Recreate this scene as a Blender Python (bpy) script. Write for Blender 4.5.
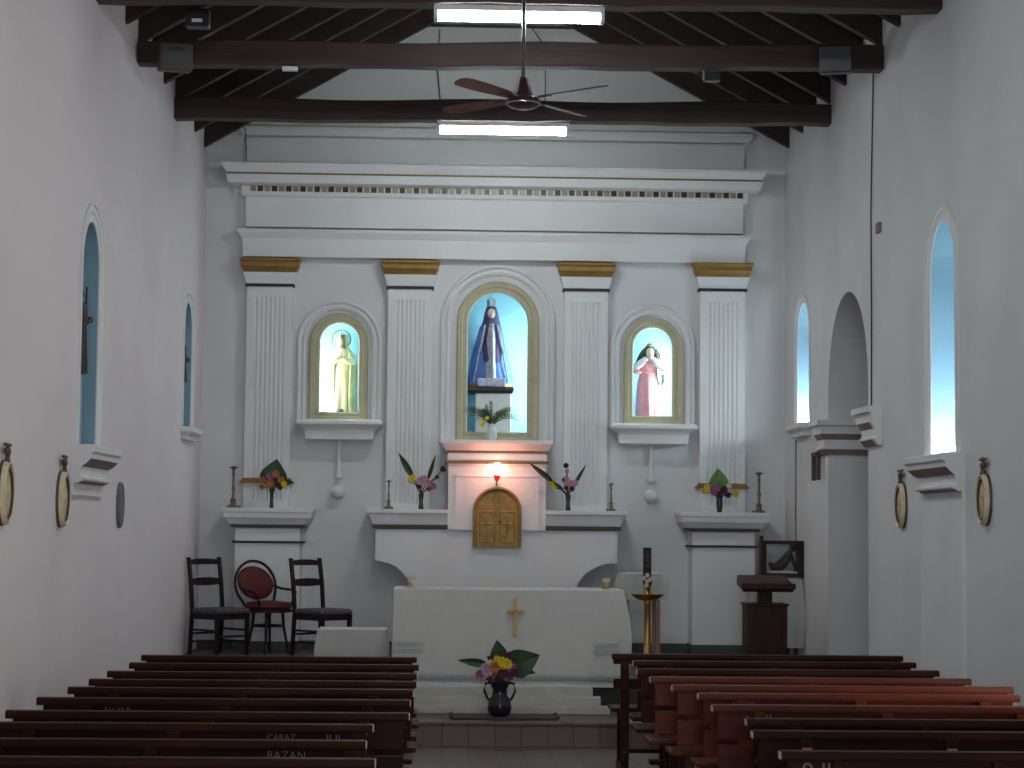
import bpy, math, random
from mathutils import Matrix, Vector
from mathutils.geometry import tessellate_polygon
random.seed(7)
PI = math.pi
sc = bpy.context.scene
for o in list(bpy.data.objects): bpy.data.objects.remove(o)
COL = sc.collection

# ------------------------------------------------------------------ camera
F = 2000.0
YAW, PITCH, ROLL = math.radians(1.88), math.radians(4.05), 0.010
CAMZ = 1.76
RM = Matrix.Rotation(-YAW, 4, 'Z') @ Matrix.Rotation(PI/2+PITCH, 4, 'X') @ Matrix.Rotation(ROLL, 4, 'Z')
cd = bpy.data.cameras.new('camera'); cam = bpy.data.objects.new('camera', cd); COL.objects.link(cam)
cam.matrix_world = Matrix.Translation((0, 0, CAMZ)) @ RM
cd.sensor_width = 36; cd.lens = 36*F/1024; cd.clip_end = 200
sc.camera = cam

# ------------------------------------------------------------------ world, daylight, exposure
sc.view_settings.view_transform = 'Standard'; sc.view_settings.look = 'None'
sc.view_settings.gamma = 1; sc.view_settings.use_curve_mapping = False
sc.view_settings.exposure = 0.0
W = bpy.data.worlds.new('world'); sc.world = W; W.use_nodes = True
bg = W.node_tree.nodes['Background']; bg.inputs[0].default_value = (.62, .78, 1, 1); bg.inputs[1].default_value = 1.0
TUBE_E = 81.0          # fluorescent tubes under the tie beams
NICHE_E = 105.0         # tubes inside the niches
def area(name, loc, rot, sx, sy, power, color):
    l = bpy.data.lights.new(name, 'AREA'); l.shape = 'RECTANGLE'; l.size = sx; l.size_y = sy; l.energy = power; l.color = color
    o = bpy.data.objects.new(name, l); o.location = loc; o.rotation_euler = rot; COL.objects.link(o)
# daylight entering through the open entrance behind the camera and the open side door
area('entrance_daylight', (.55, -4.9, 2.0), (PI/2, 0, 0), 3.0, 3.6, 270, (.86, .93, 1))
area('side_door_daylight', (4.1, 10.6, 1.5), (0, PI/2, 0), 2.4, 1.5, 60, (1, .8, .6))

# ------------------------------------------------------------------ pixel <-> metres, used to read sizes off the photograph
def ray(px, py):
    v = RM.to_3x3() @ Vector(((px-512)/F, -(py-384)/F, -1.0)); return v
def at(px, py, Y):
    v = ray(px, py); t = Y/v.y; return Vector((v.x*t, Y, CAMZ+v.z*t))
def atx(px, py, X):
    v = ray(px, py); t = X/v.x; return Vector((X, v.y*t, CAMZ+v.z*t))
XL, XR, YB, YF, FL2, FL1 = -2.68, 3.75, 22.0, -5.0, 0.40, 0.20
XC = 0.55

# ------------------------------------------------------------------ materials
def lin(c): return tuple((x/12.92 if x <= .04045 else ((x+.055)/1.055)**2.4) for x in c)
MATS = {}
def mat(name, rgb, rough=.7, metal=0, var=0, vscale=3, bump=0, bscale=60, stretch=(1,1,1), emit=None, es=0, alpha=None, coat=0, rgb2=None, spec=.5):
    m = bpy.data.materials.new(name); m.use_nodes = True; nt = m.node_tree; b = nt.nodes['Principled BSDF']
    c = lin([x/255 for x in rgb])
    b.inputs['Base Color'].default_value = (*c, 1); b.inputs['Roughness'].default_value = rough; b.inputs['Metallic'].default_value = metal
    b.inputs['Specular IOR Level'].default_value = spec
    if coat: b.inputs['Coat Weight'].default_value = coat; b.inputs['Coat Roughness'].default_value = .2
    if emit: b.inputs['Emission Color'].default_value = (*emit, 1); b.inputs['Emission Strength'].default_value = es
    tc = nt.nodes.new('ShaderNodeTexCoord'); mp = nt.nodes.new('ShaderNodeMapping'); mp.inputs['Scale'].default_value = stretch
    nt.links.new(tc.outputs['Object'], mp.inputs[0])
    n = nt.nodes.new('ShaderNodeTexNoise'); n.inputs['Scale'].default_value = vscale; n.inputs['Detail'].default_value = 6
    nt.links.new(mp.outputs[0], n.inputs[0])
    r = nt.nodes.new('ShaderNodeValToRGB'); nt.links.new(n.outputs[0], r.inputs[0])
    c2 = lin([x/255 for x in rgb2]) if rgb2 else tuple(x*(1-var) for x in c)
    r.color_ramp.elements[0].position = .35; r.color_ramp.elements[0].color = (*c2, 1)
    r.color_ramp.elements[1].position = .65; r.color_ramp.elements[1].color = (*(c if rgb2 else tuple(min(1, x*(1+var*.5)) for x in c)), 1)
    nt.links.new(r.outputs[0], b.inputs['Base Color'])
    if bump:
        n2 = nt.nodes.new('ShaderNodeTexNoise'); n2.inputs['Scale'].default_value = bscale; n2.inputs['Detail'].default_value = 4
        nt.links.new(mp.outputs[0], n2.inputs[0])
        bp = nt.nodes.new('ShaderNodeBump'); bp.inputs['Strength'].default_value = bump; bp.inputs['Distance'].default_value = .01
        nt.links.new(n2.outputs[0], bp.inputs['Height']); nt.links.new(bp.outputs[0], b.inputs['Normal'])
    if alpha is not None: b.inputs['Alpha'].default_value = alpha
    MATS[name] = m; return m
wallm = mat('wall_plaster', (214, 214, 216), .9, var=.06, vscale=.9, bump=.35, bscale=9)
wallL = mat('left_wall_plaster', (222, 214, 219), .9, var=.05, vscale=.7, bump=.35, bscale=9)
plast = mat('white_moulding_paint', (222, 222, 224), .75, var=.04, vscale=2, bump=.12, bscale=30)
nblue = mat('niche_blue_paint', (160, 205, 220), .8, var=.06, vscale=3)
sblue = mat('side_niche_blue_paint', (140, 172, 190), .8, var=.06, vscale=3)
beige = mat('beige_frame_paint', (176, 168, 142), .6, var=.08, vscale=8)
gold = mat('ochre_gold_paint', (140, 108, 52), .45, var=.25, vscale=20, stretch=(.3, 1, 1), metal=.25)
golddim = mat('dull_gold_line', (120, 100, 62), .55, var=.2, vscale=20)
brownl = mat('brown_painted_line', (74, 60, 52), .6, var=.15, vscale=10)
blackl = mat('black_painted_line', (34, 34, 38), .6, var=.1)
dentd = mat('dark_tile', (40, 30, 28), .35, var=.2, vscale=30)
dentl = mat('ochre_tile', (146, 134, 104), .35, var=.2, vscale=30)
roofw = mat('dark_rafter_wood', (50, 34, 31), .65, var=.35, vscale=5, stretch=(1, 1, 1), bump=.3, bscale=25)
beamw = mat('tie_beam_wood', (58, 38, 34), .6, var=.4, vscale=5, stretch=(.25, 2, 2), bump=.4, bscale=12)
deckm = mat('roof_boards', (34, 23, 22), .8, var=.3, vscale=4, bump=.3, bscale=20)
peww = mat('dark_varnished_wood', (49, 22, 16), .5, spec=.1, var=.4, vscale=5, stretch=(.3, 3, 3), bump=.06, bscale=20)
pewo = mat('orange_lit_varnished_wood', (78, 30, 16), .42, spec=.2, var=.35, vscale=5, stretch=(.3, 3, 3), bump=.06, bscale=20)  # the dark pew wood again, with orange light put into its colour
pewend = mat('pale_end_glint', (200, 180, 165), .35, var=.1)
plugm = mat('tan_wood_plug', (150, 118, 98), .5, var=.2)
letm = mat('white_lettering_paint', (128, 116, 110), .6, var=.1)
lectw = mat('red_brown_lectern_wood', (58, 27, 23), .5, spec=.25, var=.3, vscale=6, stretch=(3, 3, .5), bump=.08)
chairw = mat('dark_chair_wood', (34, 24, 24), .45, spec=.3, var=.3, vscale=9)
seatf = mat('grey_patterned_seat', (84, 78, 84), .8, var=.6, vscale=40)
redf = mat('crimson_upholstery', (84, 9, 24), .7, var=.2, vscale=20)
cloth = mat('white_altar_cloth', (192, 190, 187), .9, var=.04, vscale=12, bump=.15, bscale=80)
lace = mat('white_lace', (218, 218, 218), .9, alpha=.62, bump=.2, bscale=90)
embr = mat('cloth_embroidery', (168, 176, 180), .9, var=.15, vscale=60)
brass = mat('brass', (190, 150, 84), .3, metal=.9, var=.1)
pewter = mat('dull_silver', (120, 116, 104), .35, metal=.8, var=.15, vscale=30)
crossm = mat('gold_cross', (168, 130, 74), .4, metal=.5, var=.1)
tabm = mat('tabernacle_gold', (150, 120, 64), .42, metal=.35, var=.2, vscale=18, bump=.5, bscale=55)
leafm = mat('dark_green_leaf', (40, 66, 36), .5, var=.25, vscale=12)
leafg = mat('light_green_leaf', (96, 130, 72), .5, var=.2, vscale=12)
stemm = mat('green_stems', (62, 66, 44), .6, var=.2)
yel = mat('yellow_petals', (214, 190, 30), .7, var=.12); ora = mat('orange_petals', (176, 106, 52), .7, var=.25, vscale=30)
pink = mat('pink_petals', (176, 140, 164), .7, var=.12); mauve = mat('mauve_petals', (150, 96, 124), .7, var=.2)
dkred = mat('dark_red_petals', (72, 22, 40), .7, var=.25); cream = mat('cream_petals', (216, 200, 180), .7, var=.1); blackp = mat('black_petals', (28, 22, 34), .7, var=.2)
vased = mat('dark_glazed_vase', (26, 24, 36), .2, var=.2, vscale=8); vaseg = mat('dark_green_glass', (48, 52, 44), .2, var=.2)
vasew = mat('white_ceramic', (206, 208, 210), .3, var=.05)
whitem = mat('white_enamel', (215, 218, 222), .35, var=.02)
blackm = mat('black_plastic', (18, 18, 20), .4, var=.1)
greyw = mat('grey_brown_wood', (78, 64, 62), .6, var=.2)
fanm = mat('fan_brown_metal', (72, 46, 52), .35, metal=.3, var=.1); fanb = mat('fan_blade_wood', (84, 48, 42), .4, var=.2, vscale=6)
rodm = mat('black_rod', (22, 22, 30), .4, var=.1)
tubem = mat('tube_light', (255, 255, 255), emit=(.92, 1, .98), es=TUBE_E)
ntubem = mat('niche_tube_light', (255, 255, 255), emit=(.86, 1, .97), es=NICHE_E)
ntubec = mat('central_niche_tube_light', (255, 255, 255), emit=(.80, 1, .98), es=NICHE_E*.5)
ntubev = mat('hidden_niche_fill_tube', (255, 255, 255), emit=(.88, 1, 1), es=NICHE_E*.16)
ntubew = mat('side_niche_tube_light', (255, 255, 255), emit=(.88, 1, 1), es=NICHE_E*1.0)
glowm = mat('lit_red_lamp_glass', (255, 200, 180), emit=(1, .55, .36), es=22)
redg = mat('red_glass', (190, 16, 30), .2, emit=(1, .03, .05), es=.5)
platew = mat('cream_station_frame', (214, 198, 164), .5, var=.2, vscale=12); platep = mat('station_relief', (200, 182, 140), .5, var=.35, vscale=25, bump=.6, bscale=45)
greyp = mat('grey_oval_plaque', (92, 94, 104), .5, var=.12, vscale=10); dkorn = mat('bronze_ornament', (92, 78, 72), .5, metal=.3, var=.2)
skin = mat('statue_skin', (208, 176, 150), .5, var=.05); hairm = mat('dark_hair', (40, 30, 32), .6, var=.2)
goldrobe = mat('gold_and_cream_robe', (196, 182, 128), .5, var=.25, vscale=9); creamrobe = mat('cream_robe', (224, 216, 176), .5, var=.1, vscale=9)
bluerobe = mat('blue_mantle', (84, 118, 190), .6, var=.25, vscale=7); silv = mat('silver_brocade', (176, 178, 200), .4, metal=.3, var=.3, vscale=22)
pinkrobe = mat('pink_gown', (206, 136, 150), .6, var=.15, vscale=8); greyveil = mat('grey_green_veil', (120, 146, 150), .6, var=.1)
darkrobe = mat('dark_brown_statue', (58, 44, 46), .6, var=.25); purple = mat('dark_lilac_veil', (74, 66, 104), .6, var=.3, vscale=14)
silverm = mat('silver_crown', (190, 190, 190), .3, metal=.9, var=.05)
baseb = mat('slate_baseboard', (66, 72, 74), .6, var=.15); caseb = mat('case_backing', (176, 176, 178), .8, var=.08)
stepm = mat('greyish_white_step_paint', (176, 172, 164), .8, var=.12, vscale=6)  # greyish white with slight mottling, duller than the moulding paint
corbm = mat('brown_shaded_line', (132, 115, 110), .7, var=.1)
matm = mat('dark_woven_mat', (60, 50, 54), .9, var=.3, vscale=30)
stoneb = mat('brown_platform_tile_side', (92, 82, 76), .6, var=.15)
def tilemat(name, c1, c2, mort, sx, sy, rot=None, rough=.5):
    m = bpy.data.materials.new(name); m.use_nodes = True; nt = m.node_tree; b = nt.nodes['Principled BSDF']
    tc = nt.nodes.new('ShaderNodeTexCoord'); mp = nt.nodes.new('ShaderNodeMapping')
    if rot: mp.inputs['Rotation'].default_value = rot
    nt.links.new(tc.outputs['Object'], mp.inputs[0])
    br = nt.nodes.new('ShaderNodeTexBrick'); br.offset = 0; br.inputs['Scale'].default_value = 1
    br.inputs['Color1'].default_value = (*lin([x/255 for x in c1]), 1); br.inputs['Color2'].default_value = (*lin([x/255 for x in c2]), 1)
    br.inputs['Mortar'].default_value = (*lin([x/255 for x in mort]), 1)
    br.inputs['Mortar Size'].default_value = .005; br.inputs['Brick Width'].default_value = sx; br.inputs['Row Height'].default_value = sy
    nt.links.new(mp.outputs[0], br.inputs[0]); nt.links.new(br.outputs[0], b.inputs['Base Color']); b.inputs['Roughness'].default_value = rough
    return m
floorm = tilemat('nave_floor_tile', (98, 82, 78), (88, 73, 70), (66, 56, 54), .21, .21)
riserm = tilemat('platform_riser_tile', (108, 88, 83), (96, 78, 74), (66, 54, 52), .21, .4, rot=(PI/2, 0, 0))
sancm = tilemat('sanctuary_floor_tile', (62, 50, 46), (52, 43, 40), (54, 46, 44), .3, .3)
def glassmat():
    m = bpy.data.materials.new('thin_glass'); m.use_nodes = True; nt = m.node_tree; nt.nodes.clear()
    o = nt.nodes.new('ShaderNodeOutputMaterial'); mx = nt.nodes.new('ShaderNodeMixShader'); t = nt.nodes.new('ShaderNodeBsdfTransparent'); g = nt.nodes.new('ShaderNodeBsdfGlossy')
    t.inputs[0].default_value = (.97, .99, .98, 1); g.inputs['Roughness'].default_value = .05; mx.inputs[0].default_value = .012
    nt.links.new(t.outputs[0], mx.inputs[1]); nt.links.new(g.outputs[0], mx.inputs[2]); nt.links.new(mx.outputs[0], o.inputs[0]); return m
glassm = glassmat()

# ------------------------------------------------------------------ mesh helpers
ORG = {}
class MB:
    def __init__(s): s.v = []; s.f = []
    def add(s, vs, fs):
        k = len(s.v); s.v += [tuple(v) for v in vs]; s.f += [tuple(i+k for i in f) for f in fs]; return s
    def box(s, x0, x1, y0, y1, z0, z1):
        return s.add([(x0,y0,z0),(x1,y0,z0),(x1,y1,z0),(x0,y1,z0),(x0,y0,z1),(x1,y0,z1),(x1,y1,z1),(x0,y1,z1)],
                     [(0,3,2,1),(4,5,6,7),(0,1,5,4),(1,2,6,5),(2,3,7,6),(3,0,4,7)])
    def hexa(s, bot, top):
        return s.add(list(bot)+list(top), [(0,3,2,1),(4,5,6,7),(0,1,5,4),(1,2,6,5),(2,3,7,6),(3,0,4,7)])
    def loft(s, rings, closed=True, cap=True):
        n = len(rings[0]); vs = [p for r in rings for p in r]; fs = []
        for i in range(len(rings)-1):
            for j in range(n if closed else n-1):
                a = i*n+j; b = i*n+(j+1) % n; fs.append((a, b, b+n, a+n))
        if cap and closed: fs.append(tuple(range(n-1, -1, -1))); fs.append(tuple(range((len(rings)-1)*n, len(rings)*n)))
        return s.add(vs, fs)
    def lathe(s, c, prof, n=20, sx=1, sy=1):
        return s.loft([[(c[0]+sx*r*math.cos(2*PI*k/n), c[1]+sy*r*math.sin(2*PI*k/n), c[2]+z) for k in range(n)] for r, z in prof])
    def tube(s, pts, r, n=8):
        pts = [Vector(p) for p in pts]; rr = r if isinstance(r, (list, tuple)) else [r]*len(pts); rings = []; up = Vector((0,0,1))
        d0 = (pts[1]-pts[0]).normalized()
        if abs(d0.z) > .9: up = Vector((0,1,0))
        for i, p in enumerate(pts):
            d = (pts[min(i+1, len(pts)-1)]-pts[max(i-1, 0)]).normalized()
            a = d.cross(up)
            if a.length < .05: a = d.cross(Vector((1,0,0)))
            a.normalize(); b = d.cross(a).normalized()
            rings.append([p+a*rr[i]*math.cos(2*PI*k/n)+b*rr[i]*math.sin(2*PI*k/n) for k in range(n)])
        return s.loft(rings)
    def ball(s, c, r, n=14, m=9, sq=(1,1,1)):
        return s.loft([[(c[0]+sq[0]*r*math.sin(PI*max(.02, min(.98, i/m)))*math.cos(2*PI*k/n), c[1]+sq[1]*r*math.sin(PI*max(.02, min(.98, i/m)))*math.sin(2*PI*k/n), c[2]-sq[2]*r*math.cos(PI*i/m)) for k in range(n)] for i in range(m+1)])
    def prism(s, poly, mp, d0, d1):
        n = len(poly); tri = tessellate_polygon([[Vector((u, w, 0)) for u, w in poly]])
        vs = [mp(u, d0, w) for u, w in poly]+[mp(u, d1, w) for u, w in poly]
        fs = [tuple(t) for t in tri]+[tuple(i+n for i in t[::-1]) for t in tri]+[(i, (i+1) % n, (i+1) % n+n, i+n) for i in range(n)]
        return s.add(vs, fs)
    def sheet(s, outer, holes, mp, d0, d1):      # wall slab with holes right through it
        polys = [outer]+holes; flat = [p for q in polys for p in q]; n = len(flat)
        tri = tessellate_polygon([[Vector((u, w, 0)) for u, w in q] for q in polys])
        vs = [mp(u, d0, w) for u, w in flat]+[mp(u, d1, w) for u, w in flat]; fs = [tuple(t) for t in tri]+[tuple(i+n for i in t[::-1]) for t in tri]
        k = 0
        for q in polys:
            for i in range(len(q)): a = k+i; b = k+(i+1) % len(q); fs.append((a, b, b+n, a+n))
            k += len(q)
        return s.add(vs, fs)
    def ledge(s, a0, a1, prof, mp):               # mitred moulding from a0 to a1; prof = (z, projection) from top to bottom
        rings = []
        for z, p in prof: rings.append([mp(a0-p, 0, z), mp(a0-p, p, z), mp(a1+p, p, z), mp(a1+p, 0, z)])
        return s.loft(rings)
    def ledge1(s, a0, a1, prof, mp):              # near end square, far end mitred
        return s.loft([[mp(a0, 0, z), mp(a0, p, z), mp(a1+p, p, z), mp(a1+p, 0, z)] for z, p in prof])
    def ledge0(s, a0, a1, prof, mp):              # the same with square-cut ends
        return s.loft([[mp(a0, 0, z), mp(a0, p, z), mp(a1, p, z), mp(a1, 0, z)] for z, p in prof])
    def build(s, name, m, parent=None, smooth=False, bevel=0, loc=None, sub=0, ang=40):
        me = bpy.data.meshes.new(name); off = Vector(loc) if loc is not None else (ORG.get(root_of(parent).name, Vector()) if parent else Vector())
        me.from_pydata([Vector(v)-off for v in s.v], [], s.f)
        import bmesh as _b
        bm = _b.new(); bm.from_mesh(me); _b.ops.recalc_face_normals(bm, faces=bm.faces); bm.to_mesh(me); bm.free()
        me.materials.append(m)
        if smooth:
            me.polygons.foreach_set('use_smooth', [True]*len(me.polygons)); me.set_sharp_from_angle(angle=math.radians(ang))
        o = bpy.data.objects.new(name, me); COL.objects.link(o)
        if parent: o.parent = parent
        elif loc is not None: o.location = loc
        if bevel:
            b = o.modifiers.new('bevel', 'BEVEL'); b.width = bevel; b.segments = 2; b.limit_method = 'ANGLE'
        if sub:
            b = o.modifiers.new('sub', 'SUBSURF'); b.levels = sub; b.render_levels = sub
        return o
def root_of(o):
    while o.parent: o = o.parent
    return o
def tag(o, label, cat, group=None, kind=None):
    if label: o['label'] = label
    if cat: o['category'] = cat
    if group: o['group'] = group
    if kind: o['kind'] = kind
    return o
def thing(name, label, cat, loc=(0,0,0), group=None, local=False, rz=0):
    o = bpy.data.objects.new(name, None); COL.objects.link(o); o.location = loc; o.rotation_euler = (0,0,rz); o.empty_display_size = .1
    tag(o, label, cat, group); ORG[o.name] = Vector((0,0,0)) if local else Vector(loc); return o
def struct(o): o['kind'] = 'structure'; return o
def copy_tree(o, parent=None):
    c = o.copy(); COL.objects.link(c)
    if parent: c.parent = parent; c.matrix_parent_inverse = o.matrix_parent_inverse
    for ch in [x for x in bpy.data.objects if x.parent == o]: copy_tree(ch, c)
    return c
mB = lambda Y: (lambda a, out, z: (a, Y-out, z))       # on the altar wall
mLw = lambda a, out, z: (XL+out, a, z)
mRw = lambda a, out, z: (XR-out, a, z)
def arch(c, h, z0, zt, n=24):
    zs = zt-h; return [(c-h, z0)]+[(c-h*math.cos(PI*k/n), zs+h*math.sin(PI*k/n)) for k in range(n+1)]+[(c+h, z0)]
def archring(mb, c, h, z0, zt, prof, mp, n=24, bottom=False):   # prof = (offset outward, projection); swept round the arch
    rows = [[mp(u, p, w) for u, w in arch(c, h+o, z0-(o if bottom else 0), zt+o, n)] for o, p in prof]
    m = len(rows[0]); vs = [p for r in rows for p in r]; fs = []
    R = len(rows)
    for i in range(R):
        j = (i+1) % R
        for k in range(m-1): fs.append((i*m+k, i*m+k+1, j*m+k+1, j*m+k))
        if bottom: fs.append((i*m+m-1, i*m, j*m, j*m+m-1))
    if not bottom: fs.append(tuple(i*m for i in range(R))); fs.append(tuple(i*m+m-1 for i in range(R)))
    return mb.add(vs, fs)

# ================================================================== SETTING
def bx(px, py=400, Y=YB): return at(px, py, Y).x
def bz(px, py, Y=YB): return at(px, py, Y).z
# altar wall niches (opening centre, half width, bottom, top) read at the wall face
def opening(x0, x1, yt, yb):
    a = at(x0, (yt+yb)/2, YB); b = at(x1, (yt+yb)/2, YB); xm = (x0+x1)/2
    return ((a.x+b.x)/2, (b.x-a.x)/2-.008, bz(xm, yb), bz(xm, yt))
NL = opening(319, 359, 323, 412); NC = opening(467, 528, 293, 432); NR = opening(632.5, 673, 328, 416)
NICH = [NL, NC, NR]
ZPL, ZPR, ZRG, DECK = 5.86, 5.955, 7.70, 6.15
XCR = (XL+XR)/2; ridge = ZRG+.24; SL = .55
outer = [(XL-.4, -.1), (XR+.4, -.1), (XR+.4, DECK-.15), (XCR, ridge+.08), (XL-.4, DECK-.15)]
holes = [arch(c, h+.092, z0-.06, zt+.092) for c, h, z0, zt in NICH]
struct(MB().sheet(outer, holes, mB(YB), 0, -.45).build('wall_back', wallm))
# side walls
wr_top = DECK-.02
def wY(px, X=XR): return atx(px, 350, X).y
AY0, AY1 = wY(868), wY(828)          # side chapel arch, near and far jamb
ARCH_C, ARCH_H = (AY0+AY1)/2, (AY1-AY0)/2
ARCH_T = atx(849, 291, XR).z
RN = ((wY(953.5)+wY(931.5))/2, (wY(931.5)-wY(953.5))/2, atx(941, 455, XR).z, atx(942, 224, XR).z)
RF = ((wY(808.5)+wY(798))/2, (wY(798)-wY(808.5))/2, atx(802, 424, XR).z, atx(803, 305, XR).z)
LN = ((wY(82, XL)+wY(97, XL))/2, (wY(97, XL)-wY(82, XL))/2, atx(90, 447, XL).z, atx(90, 223, XL).z)
LF = ((wY(184.5, XL)+wY(191.5, XL))/2, (wY(191.5, XL)-wY(184.5, XL))/2, atx(188, 428, XL).z, atx(188, 304, XL).z)
print('niches', RN, RF, LN, LF, NICH, 'arch', AY0, AY1, ARCH_T)
side = [(YF, -.1), (YB, -.1), (YB, ZPL+.24), (YF, ZPL+.24)]; side_r = [(YF, -.1), (YB, -.1), (YB, ZPR+.24), (YF, ZPR+.24)]
door_r = [(9.85, 0), (9.85, 2.6), (11.35, 2.6), (11.35, 0)]
struct(MB().sheet(side_r, [arch(RN[0]-.015, RN[1]+.03, RN[2], RN[3]+.02), arch(RF[0]-.015, RF[1]+.035, RF[2], RF[3]+.02), arch(ARCH_C, ARCH_H, FL1+.01, ARCH_T), [(9.85, .01)]+door_r[1:3]+[(11.35, .01)]], mRw, 0, -.5).build('wall_right', wallm))
struct(MB().sheet(side, [arch(LN[0]-.015, LN[1]+.03, LN[2], LN[3]+.02), arch(LF[0]-.015, LF[1]+.035, LF[2], LF[3]+.02)], mLw, 0, -.5).build('wall_left', wallL))
ent = [(XC-1.5, .01), (XC-1.5, 3.7), (XC+1.5, 3.7), (XC+1.5, .01)]
struct(MB().sheet([(XL, -.1), (XR, -.1), (XR, wr_top), (XCR, ridge+.05), (XL, wr_top)], [ent], lambda a, o, z: (a, YF+o, z), 0, -.3).build('wall_front', wallm))
struct(MB().box(XL-.6, XR+1.6, YF-.6, YB+.5, -.1, 0).build('floor', floorm))
# side chapel beyond the arch: a plain plastered recess
chap = MB(); chap.box(XR+1.5, XR+1.6, AY0-.8, AY1+.8, 0, 4.3).box(XR+.5, XR+1.5, AY1+.7, AY1+.8, 0, 4.3).box(XR+.5, XR+1.5, AY0-.8, AY0-.7, 0, 4.3).box(XR+.5, XR+1.6, AY0-.8, AY1+.8, 4.3, 4.4)
struct(chap.build('wall_chapel', wallm))
PLY = 16.12   # front edge of the lower platform
UPY = 17.25   # front edge of the upper platform
struct(MB().box(XL, XR, PLY, YB, 0, FL1-.03).build('trim_1', riserm))
struct(MB().box(XL, XR, PLY-.03, UPY, FL1-.03, FL1).build('trim_2', floorm, bevel=.008))
struct(MB().box(XL, XR, UPY, YB, FL1-.03, FL2).build('trim_3', sancm))
struct(MB().box(XL+.001, XR-.001, YB-.03, YB, FL2, FL2+.09).build('baseboard_back', baseb))
# roof deck: two sloping board planes
dk = MB()
for s, xe, zp in ((-1, XL, ZPL), (1, XR, ZPR)):
    sl = (ZRG-zp)/((XR-XL)/2); x0 = xe+s*.45; z0 = zp+.235-sl*.45
    dk.hexa([(x0, YF, z0), (XCR, YF, ridge), (XCR, YB+.4, ridge), (x0, YB+.4, z0)], [(x0, YF, z0+.08), (XCR, YF, ridge+.08), (XCR, YB+.4, ridge+.08), (x0, YB+.4, z0+.08)])
struct(dk.build('ceiling', deckm))
# rafters
NTH = ['nearest', 'second', 'third', 'fourth', 'fifth', 'sixth', 'seventh', 'eighth', 'ninth', 'tenth', 'eleventh', 'twelfth', 'thirteenth', 'fourteenth']
RY = [21.75, 20.9, 20.15, 19.4, 18.6, 17.85, 17.05, 16.35, 15.7, 15.0, 14.2, 13.5, 12.8, 12.0]
for i, y in enumerate(RY):
    for s, xe, nm, ZP in ((1, XL, 'left', ZPL), (-1, XR, 'right', ZPR)):
        L = (XR-XL)/2; SL = (ZRG-ZP)/L; d = .23; w = .045
        mb = MB().hexa([(xe, y-w, ZP), (xe+s*L, y-w, ZP+SL*L), (xe+s*L, y+w, ZP+SL*L), (xe, y+w, ZP)], [(xe, y-w, ZP+d), (xe+s*L, y-w, ZP+d+SL*L), (xe+s*L, y+w, ZP+d+SL*L), (xe, y+w, ZP+d)])
        tag(mb.build('roof_rafter', roofw, loc=(xe, y, ZP)), f'dark wooden rafter on the {nm} roof slope, {NTH[i]} to the altar gable', 'rafter', f'rafters of the {nm} roof slope')
struct(MB().box(XCR-.06, XCR+.06, YF, YB, ridge-.3, ridge-.02).build('trim_4', roofw))
# tie beams
BY = [19.4, 17.05, 15.0, 12.8, 10.6, 8.4, 6.2, 4.0, 1.8, -.4]
blab = {0: 'dark tie beam nearest the altar wall, carrying the far tube light', 1: 'dark tie beam carrying the two loudspeakers', 2: 'dark tie beam at the top edge, carrying the near tube light'}
for i, y in enumerate(BY):
    zb = 5.705; n = 24; rings = []
    for k in range(n+1):
        x = XL-.02+(XR-XL+.04)*k/n; j = .006*math.sin(k*.9+i*2)+.004*math.sin(k*2.3+i)
        j2 = .012*math.sin(k*.7+i*5); tl = (k/n-.5)*2*{0: .025, 1: .035}.get(i, .02); j += tl; j2 += tl
        rings.append([(x, y-.09, zb+j), (x, y+.09, zb+j), (x, y+.09, zb+.205+j2), (x, y-.09, zb+.205+j2)])
    tag(MB().loft(rings).build('tie_beam', beamw, bevel=.012, loc=(XCR, y, zb)), blab.get(i, f'dark wooden tie beam over the pews, {NTH[i]} to the altar wall'), 'beam', 'tie beams across the nave')

# ================================================================== RETABLO on the altar wall
M0 = mB(YB)
def zB(py, px=495, p=0): return at(px, py, YB-p).z
def xB(px, py, p=0): return at(px, py, YB-p).x
# upper frieze band under the gable
o = thing('frieze_ledge', 'plain white ledge moulding below the gable, above the tiled cornice', 'moulding', (XC, YB, zB(131)))
MB().ledge(xB(244, 130), xB(746, 134), [(zB(131)+.03, .0), (zB(131), .07), (zB(134), .07), (zB(138.5), .03), (zB(141), .03)], M0).build('ledge', plast, o)
MB().box(xB(246, 130), xB(744, 134), YB-.03, YB, zB(166), zB(140)).build('band', plast, o)
# great cornice
o = thing('tiled_cornice', 'wide white cornice with a row of alternating dark and ochre tiles', 'cornice', (XC, YB, zB(190)))
cx0, cx1 = xB(222, 165, .35), xB(767, 172, .35)
P = .36
def zc(l, r=None): return zB(l, 495, P)
e0, e1 = cx0+P, cx1-P
MB().ledge(e0, e1, [(zc(165.5), .30), (zc(166), P), (zc(169), P), (zc(175), P-.05)], M0).build('upper_fascia', plast, o)
MB().ledge(e0, e1, [(zc(175), P-.05), (zc(177), P-.05)], M0).build('gilt_line', golddim, o)
MB().ledge(e0, e1, [(zc(177), P-.04), (zc(185), P-.06), (zc(186.3), P-.2)], M0).build('lower_fascia', plast, o)
fx0, fx1 = xB(246, 200, .12), xB(743, 205, .12)
MB().ledge0(fx0-.05, fx1+.05, [(zc(186), .15), (zc(195.5), .15), (zc(197), .12)], M0).build('tile_bed', plast, o)
tz0, tz1 = zB(194.6, 495, .16), zB(187.2, 495, .16); tx0, tx1 = fx0+.04, fx1-.0
n = 70; tw = (tx1-tx0)/n
for k in range(n):
    xa = tx0+tw*k+tw*.14
    t_ = MB().box(xa, xa+tw*.76, YB-.165, YB-.14, tz0, tz1).build('tile', dentd if k % 2 else dentl, o)
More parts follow.
